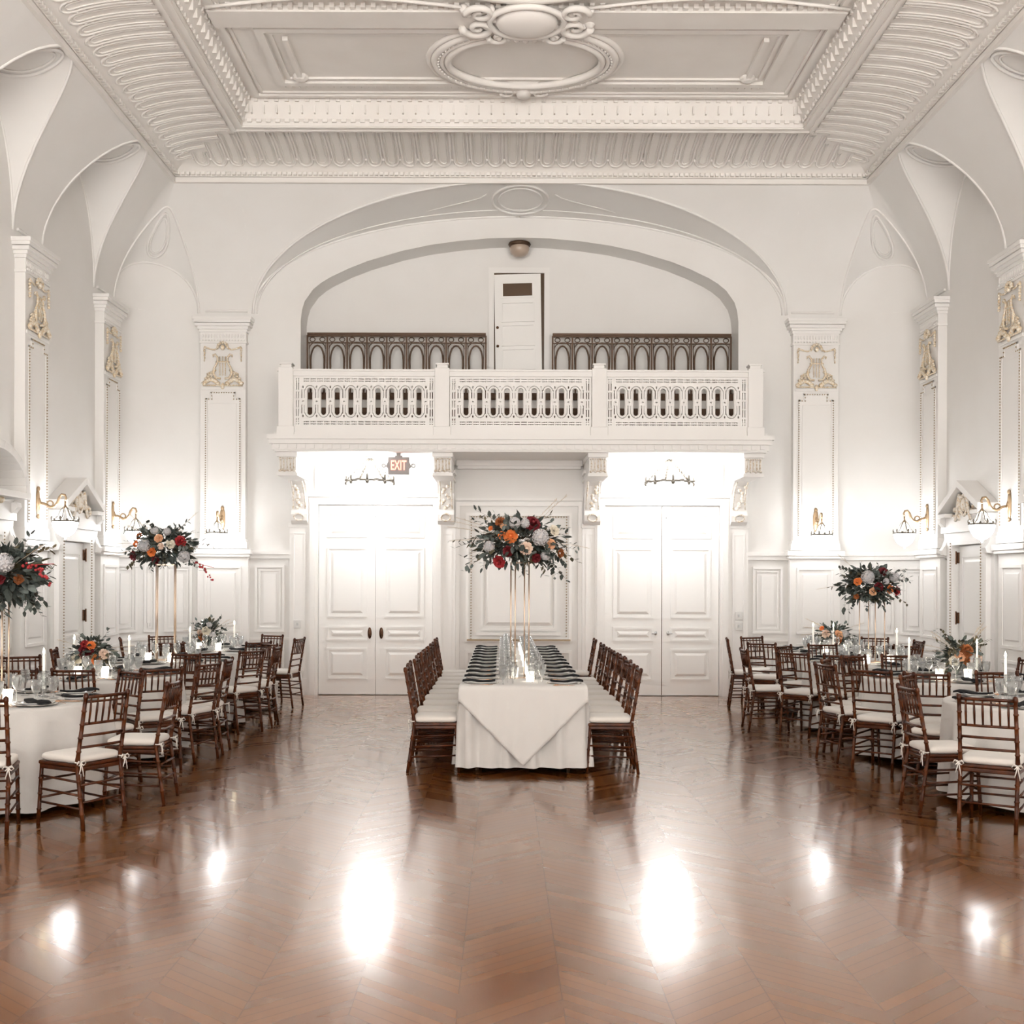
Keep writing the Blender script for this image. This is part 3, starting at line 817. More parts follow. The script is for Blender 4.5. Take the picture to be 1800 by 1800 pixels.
# carved brackets
CORN = mat('carved_bracket_relief', (.80,.75,.69), .5, noise=(38, (.62,.50,.36), .5, .62))
for x in PX:
    m = MB(); X = x
    # scroll console against the wall
    pr = [(YB,2.52),(YB-.12,2.50),(YB-.20,2.55),(YB-.22,2.64),(YB-.17,2.70),(YB-.16,2.82),(YB-.20,2.95),(YB-.30,3.06),(YB-.44,3.12),(YB-.50,3.18),(YB-.46,3.25),(YB,3.25)]
    m.prism([(p[0]-YF, min(p[1],3.13)-3.43) for p in pr], X-.117, X+.117)
    BB(m, X-.145, X+.145, YB-.52, YB, 3.22, 3.26)
    BB(m, X-.14, X+.14, YF+.10, YB, 3.38, 3.44); BB(m, X-.12, X+.12, YF+.14, YB, 3.14, 3.38); BB(m, X-.14, X+.14, YF+.12, YB, 3.12, 3.16)
    c = m.build('bracket', TRIM, bal)
    g = MB(); random.seed(int(x*10)+50)
    for k in range(5):
        g.tube([(X-.09+.045*k, YF+.135-YF, 3.20-3.43), (X-.09+.045*k, YF+.13-YF, 3.34-3.43)], .012, 6)
    for k in range(7): g.ball((X-.10+.033*k, YF+.13-YF, 3.185-3.43+.012*(k%2)), (.02,.018,.018), 7, 5); g.ball((X-.10+.033*k, YF+.13-YF, 3.355-3.43), (.016,.014,.014), 6, 4)
    g.build('block_relief', CORN, bal, smooth=True); g = MB()
    for s in (-1, 1):
        g.tube([(X+s*.07*math.cos(t*.5), YB-.22-YF-.02*math.sin(t*.5), 2.60-3.43+.05*math.sin(t*.5)) for t in range(12)], .014, 6)
        g.tube([(X+s*.09, YB-.18-YF-.0, 2.72-3.43),(X+s*.085, YB-.19-YF, 2.85-3.43),(X+s*.08, YB-.26-YF, 3.0-3.43),(X+s*.08, YB-.42-YF, 3.10-3.43)], .012, 6)
    for k in range(9): g.ball((X+random.uniform(-.05,.05), YB-.18-.012*k*k*.35-YF, 2.74-3.43+.036*k), (.03,.025,.028), 7, 5)
    g.build('acanthus_relief', CORN, bal, smooth=True)

# raised gallery floor and the two dark railings
m = MB(); m.box(-3.22, 3.22, YB-.02, YB, 3.70, 4.22); m.box(-3.22, 3.22, YB-.03, YB, 4.34, 4.44); m.build('dark_backing_gallery', IRON, kind='structure')  # dark bands added so the balustrade openings look dark
m = MB(); m.box(-3.22, 3.22, YB, YG, 3.5, 4.43); m.build('floor_gallery', TRIM, kind='structure')
def railing(x0, x1, label):
    r = empty('stair_railing', ((x0+x1)/2, YB+.30, 4.43), 0, label, 'railing', 'dark railings behind the balcony')
    L2 = (x1-x0)/2
    m = MB(); m.box(-L2, L2, -.035, .035, .92, .955); m.box(-L2, L2, -.02, .02, .90, .92); m.build('handrail', IRON, r)
    m = MB(); m.box(-L2, L2, -.015, .015, .80, .815); m.box(-L2, L2, -.02, .02, .02, .05)
    n = 9; u = 2*L2/n
    for k in range(n*2): 
        cx = -L2 + u*(k+.5)/2
        m.tube([(cx+.04*math.cos(2*PI*j/10), 0, .858+.034*math.sin(2*PI*j/10)) for j in range(10)], .008, 5, closed=True)
    for k in range(n):
        cx = -L2+u*(k+.5); w_ = u*.34
        pts = [(cx-w_, 0, .05)] + [(cx-w_*math.cos(PI*j/10), 0, .55+.22*math.sin(PI*j/10)) for j in range(11)] + [(cx+w_, 0, .05)]
        m.tube(pts, .013, 6)
        m.tube([(cx-w_*1.2*math.cos(PI*j/10), 0, .72+.10*math.sin(PI*j/10)) for j in range(11)], .008, 5)
    for k in range(n+1):
        cx = -L2+u*k
        m.box(cx-.012, cx+.012, -.012, .012, 0, .92)
        for d in (-.045, .045):
            if abs(cx+d) < L2: m.tube([(cx+d, 0, .05), (cx+d*.6, 0, .80)], .006, 5)
    m.build('ironwork', IRON, r)
railing(-3.17, -.50, 'dark iron railing with looped arches behind the balcony, left of the gallery door')
railing(.50, 3.17, 'dark iron railing with looped arches behind the balcony, right of the gallery door')

# dome lamp under the gallery arch
r = empty('ceiling_lamp', (0.0, YB+.28, 6.72), 0, 'small round ceiling lamp at the crown of the gallery arch', 'ceiling lamp')
m = MB(); m.lathe([(0,.03),(.15,.03),(.17,-.01),(.15,-.04),(.0,-.04)], n=24); m.build('base', IRON, r, smooth=True)
m = MB(); m.lathe([(.14,-.04),(.15,-.08),(.13,-.14),(.08,-.18),(0,-.195)], n=24); m.build('glass_bowl', mat('unlit_amber_glass', (.42,.33,.26), .3, coat=.5), r, smooth=True)

# ------------------------------------------------------------------ lamps
def wall_lamp_proto():
    r = bpy.data.objects.new('wall_lamp', None); col.objects.link(r)
    m = MB(); m.ball((0,-.01,.40), (.045,.02,.17), 12, 8); m.ball((0,-.02,.40), (.03,.03,.06)); 
    for z in (.24,.56): m.ball((0,-.015,z), (.028,.02,.03))
    m.build('backplate', BRASS, r, smooth=True)
    m = MB()
    pts = [(0,-.02,.40),(0,-.09,.385),(0,-.15,.35),(0,-.20,.355),(0,-.235,.40),(0,-.255,.46),(0,-.285,.495),(0,-.32,.49),(0,-.335,.455),(0,-.325,.42)]
    m.tube(pts, [.016,.015,.017,.018,.017,.016,.015,.014,.013,.012], 8)
    m.tube([(0,-.15+.035*math.cos(t*.5), .385+.035*math.sin(t*.5)) for t in range(12)], .009, 6)
    m.tube([(0,-.325,.42),(0,-.325,.36)], .010, 6); m.ball((0,-.325,.345), .022)
    m.build('arm', BRASS, r, smooth=True)
    m = MB()
    for k in range(6):
        a = 2*PI*k/6; c, s = math.cos(a), math.sin(a)
        m.tube([(.012*c,-.325+.012*s,.35),(.05*c,-.325+.05*s,.31),(.075*c,-.325+.075*s,.24),(.125*c,-.325+.125*s,.19)], .007, 5)
        m.ball((.145*c,-.325+.145*s,.215), (.014,.014,.028)); m.ball((.145*math.cos(a+.52),-.325+.145*math.sin(a+.52),.20), (.016,.016,.014))
    m.tube([(.145*math.cos(2*PI*k/24),-.325+.145*math.sin(2*PI*k/24),.185) for k in range(24)], .011, 6, closed=True)
    m.build('crown_ring', PALEB, r, smooth=True)
    m = MB(); m.lathe([(.14,.18),(.142,.15),(.125,.10),(.095,.05),(.05,.015),(.012,0),(.012,-.02),(0,-.03)], (0,-.325,0), 20)
    m.build('glass_bowl', BOWL, r, smooth=True)
    return r
WL = None
def point(loc, e, r=.07, c=(.975, .99, 1), name='bulb_light'):
    d = bpy.data.lights.new(name, 'POINT'); d.energy = e; d.shadow_soft_size = r; d.color = c
    o = bpy.data.objects.new(name, d); col.objects.link(o); o.location = loc; return o
names = {0: 'brass wall lamp with white bowl on the back pilaster left of the balcony', 1: 'brass wall lamp with white bowl on the back pilaster right of the balcony',
         2: 'brass bracket lamp on the left wall, behind the tall flowers', 3: 'brass bracket lamp on the right wall between corner and pedimented door',
         4: 'brass bracket lamp on the left wall, nearer than the pedimented door', 5: 'brass bracket lamp at the right edge, nearer than the pedimented door'}
for i, (l, rz) in enumerate(PILS):
    if WL is None: WL = wall_lamp_proto(); o = WL
    else: o = copy_tree(WL)
    # stands off the pilaster face
    n = Vector((math.sin(rz), -math.cos(rz), 0))
    o.location = Vector(l) + n*.125 + Vector((0, 0, 2.17)); o.rotation_euler = (0, 0, rz)
    side = 'left' if l[0] < 0 else 'right'
    tag(o, names.get(i, 'brass bracket lamp on the %s wall, %s from the corner' % (side, ['first','second','third','fourth','fifth','sixth'][(i-2)//2])), 'wall lamp', 'bracket lamps with white glass bowls')
    c = Vector(l) + n*(.125+.325)
    point((c.x, c.y, 2.17+.22), 8.5, .07)
# lamps under the balcony
cl = None
for x, lb in ((-2.12, 'ornate bowl ceiling light under the balcony beside the exit sign'), (2.12, 'ornate bowl ceiling light under the right half of the balcony')):
    if cl is None:
        r = bpy.data.objects.new('bowl_chandelier', None); col.objects.link(r)
        m = MB(); m.lathe([(0,0),(.08,0),(.075,-.02),(.03,-.04),(0,-.045)], n=16); m.build('canopy', PALEB, r, smooth=True)
        m = MB()
        for k in range(6):
            a = 2*PI*k/6+.2; c, s = math.cos(a), math.sin(a)
            m.tube([(.02*c,.02*s,-.04),(.09*c,.09*s,-.10),(.13*c,.13*s,-.18),(.22*c,.22*s,-.27),(.32*c,.32*s,-.34)], .015, 6)
            for j in range(7): m.ball(((.05+.04*j)*c, (.05+.04*j)*s, -.07-.042*j), (.02,.02,.026), 6, 4)
        m.build('chains', PALEB, r, smooth=True)
        m = MB(); m.tube([(.32*math.cos(2*PI*k/36), .32*math.sin(2*PI*k/36), -.36) for k in range(36)], .017, 8, closed=True)
        for k in range(8):
            a = 2*PI*k/8; c, s = .33*math.cos(a), .33*math.sin(a)
            m.ball((c,s,-.32), (.018,.018,.05)); m.ball((c,s,-.385), (.03,.03,.03)); m.ball((.33*math.cos(a+.39),.33*math.sin(a+.39),-.35), (.04,.04,.02))
        m.build('crown_ring', PALEB, r, smooth=True)
        m = MB(); m.lathe([(.30,-.37),(.305,-.42),(.27,-.50),(.20,-.57),(.10,-.62),(.02,-.64),(0,-.66)], n=32); m.build('glass_bowl', BOWL2, r, smooth=True)
        cl = o = r
    else: o = copy_tree(cl)
    o.location = (x, 16.10, 3.44); tag(o, lb, 'ceiling light', 'bowl lights under the balcony')
    point((x, 16.10, 3.12), 26, .16)

# exit sign
r = empty('exit_sign', (-1.68, 15.72, 3.43), 0, 'grey illuminated EXIT sign with two lamp heads hanging below the balcony', 'sign')
m = MB(); m.box(-.03,.03,-.015,.015,-.03,.01); m.box(-.05,.05,-.03,.03,-.045,-.025); m.build('bracket', SIGNG, r)
m = MB(); hw, hh = .165, .12
poly = [(-hw+.02,-hh),(hw-.02,-hh),(hw-.02,-hh*.35),(hw+.01,-.01),(hw-.02,hh*.5),(hw-.02,hh),(-hw+.02,hh),(-hw+.02,hh*.5),(-hw-.01,-.01),(-hw+.02,-hh*.35)]
n = len(poly); zc = -.165
m._add([(p[0],-.025,p[1]+zc) for p in poly]+[(p[0],.025,p[1]+zc) for p in poly], [tuple(range(n)), tuple(range(2*n-1,n-1,-1))]+[(i,n+i,n+(i+1)%n,(i+1)%n) for i in range(n)])
m.build('housing', SIGNG, r)
cu = bpy.data.curves.new('exit_lettering', 'FONT'); cu.body = 'EXIT'; cu.size = .165; cu.align_x = 'CENTER'; cu.align_y = 'CENTER'; cu.extrude = .003; cu.offset = .001; cu.space_character = 1.02
cu.materials.append(SIGNR)
t = bpy.data.objects.new('lettering', cu); col.objects.link(t); me_t = None; t.parent = r
bpy.context.view_layer.update()
me_ = bpy.data.meshes.new_from_object(t.evaluated_get(bpy.context.evaluated_depsgraph_get())); me_.name = 'lettering'
bpy.data.objects.remove(t); bpy.data.curves.remove(cu); t = bpy.data.objects.new('lettering', me_); col.objects.link(t); t.parent = r
t.rotation_euler = (PI/2,0,0); t.location = (.0,-.029,zc); t.scale = (.64,1.15,1)
for s in (-1, 1):
    m = MB(); m.tube([(s*.17,0,-.17),(s*.20,0,-.17)], .012, 8); m.M = Matrix.Translation((s*.205,-.01,-.165)) @ Matrix.Rotation(PI/2,4,'X')
    m.lathe([(0,-.03),(.026,-.03),(.032,.02),(.028,.026),(0,.02)], n=14); m.build('lamp_head', STEEL, r, smooth=True)

# switch plates
for (x, z, lb) in ((-3.24, 1.04, 'white wall switch plate on the strip left of the double doors'), (3.22, 1.18, 'upper white wall switch plate right of the double doors'), (3.22, 1.03, 'lower white wall switch plate right of the double doors')):
    m = MB(); m.box(-.05,.05,-.012,0,-.06,.06); o = m.build('switch_plate', SWITCH, bevel=.004); o.location = (x, YB-.085, z); tag(o, lb, 'switch')
    m = MB(); m.box(-.012,.012,-.024,-.012,-.02,.02); m.build('toggle', STEEL, o)

# ------------------------------------------------------------------ chairs
def make_chair():
    r = bpy.data.objects.new('banquet_chair', None); col.objects.link(r)
    def bamboo(a, b, r0, n=9, rings=3):
        pts = []; rs = []
        a = Vector(a); b = Vector(b)
        for k in range(rings+1):
            t0 = k/(rings+1); t1 = (k+1)/(rings+1)
            pts += [a.lerp(b, t0+.001), a.lerp(b, t1-.035), a.lerp(b, t1-.02), a.lerp(b, t1-.005)]; rs += [r0, r0, r0*1.3, r0*1.3]
        return pts, rs
    for sx in (-1, 1):
        m = MB(); p, q = bamboo((sx*.185,.205,0), (sx*.178,.175,.43), .0135); m.tube(p, q, 8); m.build('leg', WOOD, r, smooth=True)
        m = MB()
        a, ra = bamboo((sx*.18,-.245,0), (sx*.183,-.185,.44), .014); b, rb = bamboo((sx*.183,-.185,.44), (sx*.178,-.265,.90), .014, rings=4)
        m.tube(a+b[1:]+[Vector((sx*.178,-.268,.915)), Vector((sx*.178,-.27,.925))], ra+rb[1:]+[.017,.008], 8)
        m.build('leg', WOOD, r, smooth=True)
    m = MB(); m.box(-.195,.195,-.19,.195,.415,.44); m.box(-.19,.19,.17,.19,.385,.415); m.box(-.19,.19,-.19,-.17,.385,.415)
    for s in (-1, 1): m.box(min(s*.17,s*.19), max(s*.17,s*.19), -.18,.18,.385,.415)
    m.build('seat', WOOD, r, bevel=.008)
    def yb(z): return -.185 - (z-.44)/.46*.08
    m = MB()
    for z, rr in ((.895,.012),(.862,.008),(.712,.010),(.632,.010),(.552,.010)):
        m.tube([(x, yb(z)-.012*(1-(x/.18)**2), z) for x in (-.18,-.09,0,.09,.18)], rr, 7)
    for k in range(6):
        x = -.135+.054*k; m.tube([(x, yb(.89)-.011*(1-(x/.18)**2), .89), (x, yb(.80)-.011, .80), (x, yb(.712)-.011, .712)], [.0065,.0085,.0065], 6)
    m.build('backrest', WOOD, r, smooth=True)
    m = MB()
    for z in (.14, .23, .32):
        for s in (-1, 1):
            y1 = -.235+.05*z/.43; m.tube([(s*.183, .195-.02*z, z+.015), (s*.181, y1+.01, z)], .0085, 6)
    for z in (.18, .30): m.tube([(-.18,.195,z),(.18,.195,z)], .0085, 6); m.tube([(-.18,-.215,z),(.18,-.215,z)], .0085, 6)
    m.build('stretchers', WOOD, r, smooth=True)
    # cushion: a pillow with rounded edge
    m = MB(); rows = []
    N = 12
    for i, (sc_, z) in enumerate(((.90,.442),(1.0,.452),(1.02,.466),(1.0,.482),(.93,.492),(.6,.497),(.01,.498))):
        ring = []
        for k in range(4*N+1):
            a = 2*PI*k/(4*N); c, s = math.cos(a), math.sin(a); p = .25
            ring.append((.192*sc_*math.copysign(abs(c)**p, c), .19*sc_*math.copysign(abs(s)**p, s)-.0, z))
        rows.append(ring)
    m.grid(rows); cu_ = m.build('cushion', CUSH, r, smooth=True)
    for s in (-1, 1):
        m = MB(); x, y, z = s*.187, -.205, .455
        m.tube([(x+.022*math.cos(2*PI*k/10), y+.022*math.sin(2*PI*k/10), z) for k in range(10)], .005, 5, closed=True)
        for d in (-1, 1):
            m.tube([(x,y-.02,z),(x+d*.022,y-.028,z+.012),(x+d*.035,y-.03,z-.008),(x+d*.018,y-.028,z-.02),(x,y-.022,z-.002)], .0045, 5)
            m.tube([(x,y-.022,z),(x+d*.008,y-.03,z-.04),(x+d*.018,y-.03,z-.085-.01*d)], .004, 5)
        m.build('tie', CUSH, cu_, smooth=True)
    return r
CH = make_chair(); _first = [True]
chairs = []
def chair(x, y, fx, fy, label, group, world=False):
    """x,y: the middle of the chair back on the floor plan, measured from the camera axis; f: where it faces"""
    d = Vector((fx, fy)).normalized()
    o = CH if _first[0] else copy_tree(CH); _first[0] = False
    X = x if world else x + CX
    o.location = (X + d.x*.24, y + d.y*.24, 0); o.rotation_euler = (0, 0, math.atan2(d.y, d.x) - PI/2)
    tag(o, label, 'chair', group); chairs.append(o); return o

TABLES = {                      # name: (x from camera axis, y, phrase)
 'TL1': (-3.80, 8.70, 'front left round table'), 'TL2': (-3.85, 10.92, 'second left round table'),
 'TL3': (-3.82, 12.95, 'third left round table'), 'TL4': (-3.80, 15.00, 'farthest left round table'),
 'TR1': (4.22, 8.75, 'front right round table'), 'TR2': (4.28, 10.95, 'second right round table'),
 'TR3': (4.25, 13.00, 'third right round table'), 'TR4': (4.36, 15.00, 'farthest right round table')}
CHAIRS = [
 ('TL1',-3.40,7.38,-.25,.97),('TL1',-2.72,7.80,-.87,.5),('TL1',-2.53,8.70,-1,0),('TL1',-3.21,9.48,-.63,-.77),('TL1',-4.12,9.62,-.1,-1),
 ('TL2',-3.70,9.86,0,1),('TL2',-2.98,9.95,-.55,.83),('TL2',-2.74,10.56,-.93,.36),('TL2',-2.69,11.12,-1,-.05),('TL2',-3.36,11.78,-.4,-.9),('TL2',-4.80,11.42,.5,-.86),
 ('TL3',-3.20,12.10,-.5,.86),('TL3',-2.76,12.50,-.83,.55),('TL3',-2.64,13.25,-1,0),('TL3',-2.84,13.82,-.75,-.66),('TL3',-4.08,13.90,.1,-1),('TL3',-4.95,12.65,.97,.2),
 ('TL4',-4.0,14.12,.1,1),('TL4',-3.12,14.28,-.7,.7),('TL4',-2.75,15.10,-.96,.2),('TL4',-3.34,15.75,-.45,-.9),('TL4',-4.60,15.62,.5,-.86),('TL4',-4.96,14.88,.8,.3),
 ('TR1',3.03,8.42,1,.04),('TR1',3.29,7.70,.55,.84),('TR1',3.56,9.36,.8,-.6),('TR1',4.28,9.60,0,-1),
 ('TR2',3.63,9.72,.35,.94),('TR2',3.27,10.03,.66,.75),('TR2',3.07,10.72,.96,.27),('TR2',3.36,11.35,.88,-.47),('TR2',3.74,11.80,.5,-.85),('TR2',4.22,11.95,0,-1),('TR2',5.06,11.30,-.9,-.2),
 ('TR3',3.66,12.16,.3,.95),('TR3',3.20,12.42,.72,.69),('TR3',2.80,13.02,1,0),('TR3',3.42,13.72,.7,-.7),('TR3',4.0,13.98,.1,-1),('TR3',4.80,13.75,-.5,-.86),
 ('TR4',3.28,14.32,.5,.86),('TR4',3.06,15.30,.99,-.15),('TR4',3.50,15.85,.4,-.9),('TR4',5.02,15.62,-.5,-.86),('TR4',5.42,14.95,-1,0),('TR4',4.60,14.02,-.1,1)]
SECT = ['near side','near aisle corner','aisle side','far aisle corner','far side','far wall corner','wall side','near wall corner']
def sector(tx, ty, x, y):
    s = 1 if tx > 0 else -1                       # mirrored so that the aisle is always the same way round
    a = math.atan2(-(x-tx)*s, -(y-ty))            # 0 = towards the camera, 90 = towards the aisle
    return int(round(a/(PI/4))) % 8
def _push(c):
    t, x, y, fx, fy = c; tx, ty = TABLES[t][:2]; d = math.hypot(x-tx, y-ty)
    return (t, tx+(x-tx)*1.1/d, ty+(y-ty)*1.1/d, fx, fy) if d < 1.1 else c
CHAIRS = [_push(c) for c in CHAIRS]
cnt = {}
for t, x, y, fx, fy in CHAIRS: cnt.setdefault((t, sector(TABLES[t][0], TABLES[t][1], x, y)), []).append(y)
for t, x, y, fx, fy in CHAIRS:
    tx, ty, ph = TABLES[t]; k = sector(tx, ty, x, y); ys = sorted(cnt[(t, k)])
    ex = '' if len(ys) == 1 else (', nearer of two' if y == ys[0] else ', farther of two')
    chair(x, y, fx, fy, 'brown spindle-back chair, %s of the %s%s' % (SECT[k], ph, ex), 'spindle-back chairs at the round tables')
ORD = ['nearest','second','third','fourth','fifth','sixth','seventh','eighth','ninth','tenth','eleventh']
LX = -.06                       # centre line of the long table (world)
for s, nm in ((-1, 'left'), (1, 'right')):
    for k in range(10):
        if s > 0 and k == 8: continue
        y = 10.14 + .545*k
        random.seed(k*7+s)
        j = k if not (s > 0 and k == 9) else 8
        w_ = 'last' if (k == 9) else ORD[j]
        chair(LX + s*(1.02+random.uniform(-.015,.015)), y, -s, random.uniform(-.03,.03), 'brown spindle-back chair, %s in the %s row of the long table' % (w_, nm), 'spindle-back chairs along the long table', True)

# ------------------------------------------------------------------ tables and cloths
R = .76
def round_cloth(seed):
    random.seed(seed); m = MB(); N = 120; rows = []
    ph = [random.uniform(0, 6.28) for _ in range(4)]
    def fold(a): return .5*math.sin(11*a+ph[0]+.7*math.sin(2*a+ph[3]))+.3*math.sin(17*a+ph[1])+.3*math.sin(5*a+ph[2])
    for r_, z in ((0.0001,.765),(.3,.765),(.6,.765),(R-.01,.765),(R+.008,.760),(R+.014,.745)):
        rows.append([(r_*math.cos(2*PI*k/N), r_*math.sin(2*PI*k/N), z) for k in range(N+1)])
    for i in range(1, 9):
        t = i/8; row = []
        for k in range(N+1):
            a = 2*PI*k/N; rr = R+.014 + .045*t + fold(a)*.075*t**.6
            row.append((rr*math.cos(a), rr*math.sin(a), .745 - t*(.69+.018*math.sin(3*a+ph[1])) ))
        rows.append(row)
    m.grid(rows); return m
for i, (t, (x, y, ph)) in enumerate(TABLES.items()):
    r = empty('round_table', (x+CX, y, 0), .3*i, 'wooden folding round table hidden under the cloth, %s' % ph, 'table', 'round banquet tables')
    m = MB(); m.lathe([(0,.757),(R-.01,.757),(R-.01,.73),(0,.73)], n=48); m.build('tabletop', WOOD, r)
    for k in range(4):
        a = PI/4+PI/2*k; m = MB(); m.tube([(.5*math.cos(a),.5*math.sin(a),0),(.5*math.cos(a),.5*math.sin(a),.73)], .016, 8); m.build('leg', IRON, r)
    o = round_cloth(i).build('tablecloth', LINEN, smooth=True); o.location = (x+CX, y, .0)
    tag(o, 'ivory floor-length cloth over the %s' % ph, 'tablecloth', 'cloths on the round tables')
# long table
LY0, LY1, LW = 9.93, 15.60, .535
r = empty('long_table', (LX, (LY0+LY1)/2, 0), 0, 'long banquet table under ivory cloth down the middle of the hall', 'table')
hl = (LY1-LY0)/2
m = MB(); m.box(-LW+.01, LW-.01, -hl+.01, hl-.01, .73, .757); m.build('tabletop', WOOD, r)
for sx in (-1, 1):
    for sy in (-1, -.33, .33, 1):
        m = MB(); m.tube([(sx*(LW-.13), sy*(hl-.2), 0), (sx*(LW-.13), sy*(hl-.2), .73)], .016, 8); m.build('leg', IRON, r)
m = MB(); rows = []; per = []
def rr_pt(t, ex):               # rounded rectangle perimeter
    A, Bq = LW+ex, hl+ex; rc = .03+ex
    segs = [2*(A-rc), PI/2*rc, 2*(Bq-rc), PI/2*rc]*2; tot = sum(segs); d = t*tot
    cs = [(-(A-rc), -(Bq)), (A-rc, -(Bq-rc)), (A, -(Bq-rc)), (A-rc, Bq-rc), (A-rc, Bq), (-(A-rc), Bq-rc), (-A, Bq-rc), (-(A-rc), -(Bq-rc))]
    for i, L_ in enumerate(segs):
        if d <= L_ or i == 7:
            if i == 0: return (cs[0][0]+d, cs[0][1])
            if i == 2: return (cs[2][0], cs[2][1]+d)
            if i == 4: return (cs[4][0]-d, cs[4][1])
            if i == 6: return (cs[6][0], cs[6][1]-d)
            a0 = {1: -PI/2, 3: 0, 5: PI/2, 7: PI}[i]; a = a0 + d/rc; return (cs[i][0]+rc*math.cos(a), cs[i][1]+rc*math.sin(a))
        d -= L_
N = 420
for i in range(11):
    t = i/10; row = []
    for k in range(N+1):
        u = k/N; f_ = .5*math.sin(2*PI*u*74+1.3*math.sin(2*PI*u*9))+.35*math.sin(2*PI*u*47+2)+.2*math.sin(2*PI*u*121)
        x, y = rr_pt(u, .020+.030*t + .048*f_*t**.5); row.append((x, y, .760-.70*t))
    rows.append(row)
rows = [[(p[0]*.0, p[1]*.0, .766) for p in rows[0]], [(p[0]*.97, p[1]*.997, .766) for p in rows[0]]] + rows
m.grid(rows); o = m.build('tablecloth', LINEN, smooth=True); o.location = (LX, (LY0+LY1)/2, 0)
tag(o, 'ivory floor-length cloth over the long table', 'tablecloth')
# overlay: a square laid cornerwise over the near end of the table
m = MB(); n = 44; rows = []
Dg = 1.42/2
Yf = LY0-(LY0+LY1)/2 - .012
def drape(u, v):                # u,v in the square's own axes, rotated 45 degrees
    x = (u - v)/math.sqrt(2); t = (u + v)/math.sqrt(2)        # t: towards the far end
    d = t + .045                                              # distance beyond the table edge (negative: hangs)
    ax = LW+.016
    xo = x; z = .769
    if abs(x) > ax: xo = math.copysign(ax+.012, x); z = .769-(abs(x)-ax)
    if d >= 0: return (xo, Yf + d, z)
    k = -d; w_ = .008*math.sin(x*19)+.006*math.sin(x*41+1)
    return (x if abs(x) < ax else xo, Yf - .020 - .045*k/.7 - .020*min(1,k*3) + w_*min(1, k*4), z-k)
S_ = .56
for i in range(n+1):
    row = []
    for j in range(n+1):
        row.append(drape(-S_+.04 + 2*S_*.9*i/n, -S_+.04 + 2*S_*.9*j/n))
    rows.append(row)
m.grid(rows); o = m.build('table_overlay', LINEN2, smooth=True); o.location = (LX, (LY0+LY1)/2, .004)
md = o.modifiers.new('thick', 'SOLIDIFY'); md.thickness = .003
tag(o, 'square ivory overlay laid cornerwise over the near end of the long table', 'tablecloth')

# ------------------------------------------------------------------ tableware
def proto(name, parts):
    r = bpy.data.objects.new(name, None); col.objects.link(r)
    for n_, m_, mt, sm in parts: m_.build(n_, mt, r, smooth=sm)
    return r
def mesh_only(name, m_, mt, sm=True): return m_.build(name, mt, smooth=sm)
gp = MB(); gp.lathe([(0,0),(.036,0),(.036,.003),(.008,.008),(.006,.04),(.010,.052),(.028,.075),(.038,.11),(.041,.165),(.0385,.165),(.035,.11),(.025,.080),(0,.062)], n=14)
wp = MB(); wp.lathe([(0,0),(.034,0),(.034,.003),(.005,.008),(.004,.09),(.020,.105),(.035,.135),(.036,.17),(.030,.205),(.028,.205),(.033,.17),(.032,.137),(.018,.110),(0,.102)], n=14)
tp = MB(); tp.lathe([(0,0),(.032,0),(.040,.095),(.038,.095),(.030,.006),(0,.006)], n=12, flute=(6,.03))
pp = MB(); pp.lathe([(0,.008),(.085,.008),(.10,.012),(.135,.020),(.137,.018),(.10,.004),(0,0)], n=28)
cp = MB(); cp.lathe([(0,.004),(.11,.004),(.155,.014),(.157,.011),(.11,0),(0,0)], n=28)
npk = MB()                      # long folded napkin, local y = towards the seat
rows = []
for i in range(9):
    t = i/8; w_ = .042+.012*math.sin(t*3.0+.6); y_ = -.16+.29*t
    z = .021+.008*math.sin(t*7)
    rows.append([(-w_, y_, z-.012), (-w_*.9, y_, z+.002), (0, y_, z+.006+.003*math.sin(t*11)), (w_*.9, y_, z+.002), (w_, y_, z-.012), (-w_, y_, z-.012)])
npk.grid(rows); npk._add(rows[0][:5], [(0,1,2,3,4)]); npk._add(rows[-1][:5], [(4,3,2,1,0)])
fk = MB(); fk.tube([(0,-.09,.006),(0,.02,.008),(0,.05,.010),(0,.07,.007)], [.004,.003,.008,.010], 6, sq=.4)
for d in (-.007,-.0023,.0023,.007): fk.tube([(d,.065,.008),(d,.10,.010)], .0013, 4)
kn = MB(); kn.tube([(0,-.09,.006),(0,.01,.007),(0,.03,.007),(0,.09,.006),(0,.115,.006)], [.005,.004,.008,.009,.002], 6, sq=.3)
sn = MB(); sn.tube([(0,-.08,.006),(0,.03,.008),(0,.05,.009),(0,.075,.010),(0,.095,.009),(0,.105,.009)], [.004,.003,.008,.014,.011,.003], 8, sq=.4)
def cutlery(at, rz, where, grp):
    for u, nm, mb_ in ((-.185,'fork',fk),(.172,'knife',kn),(.20,'spoon',sn)):
        x, y = at(-u, .17)
        place(nm, (lambda nm=nm, mb_=mb_: mb_.build(nm, COPPER, smooth=True)), x, y, ZTB, rz, 'copper %s, %s' % (nm, where), nm, {'fork':'forks ','knife':'knives ','spoon':'spoons '}[nm]+grp)
PRO = {}
def place(kind, maker, x, y, z, rz, label, cat, group):
    if kind not in PRO: PRO[kind] = o = maker()
    else: o = copy_tree(PRO[kind])
    o.location = (x, y, z); o.rotation_euler = (0, 0, rz); tag(o, label, cat, group); return o
def mk_plate():
    o = cp.build('charger_plate', CHARG, smooth=True); return o
def mk_dinner(): return pp.build('dinner_plate', PLATE, smooth=True)
def mk_goblet(): return gp.build('water_goblet', CUTG, smooth=True)
def mk_wine(): return wp.build('wine_glass', GLASS, smooth=True)
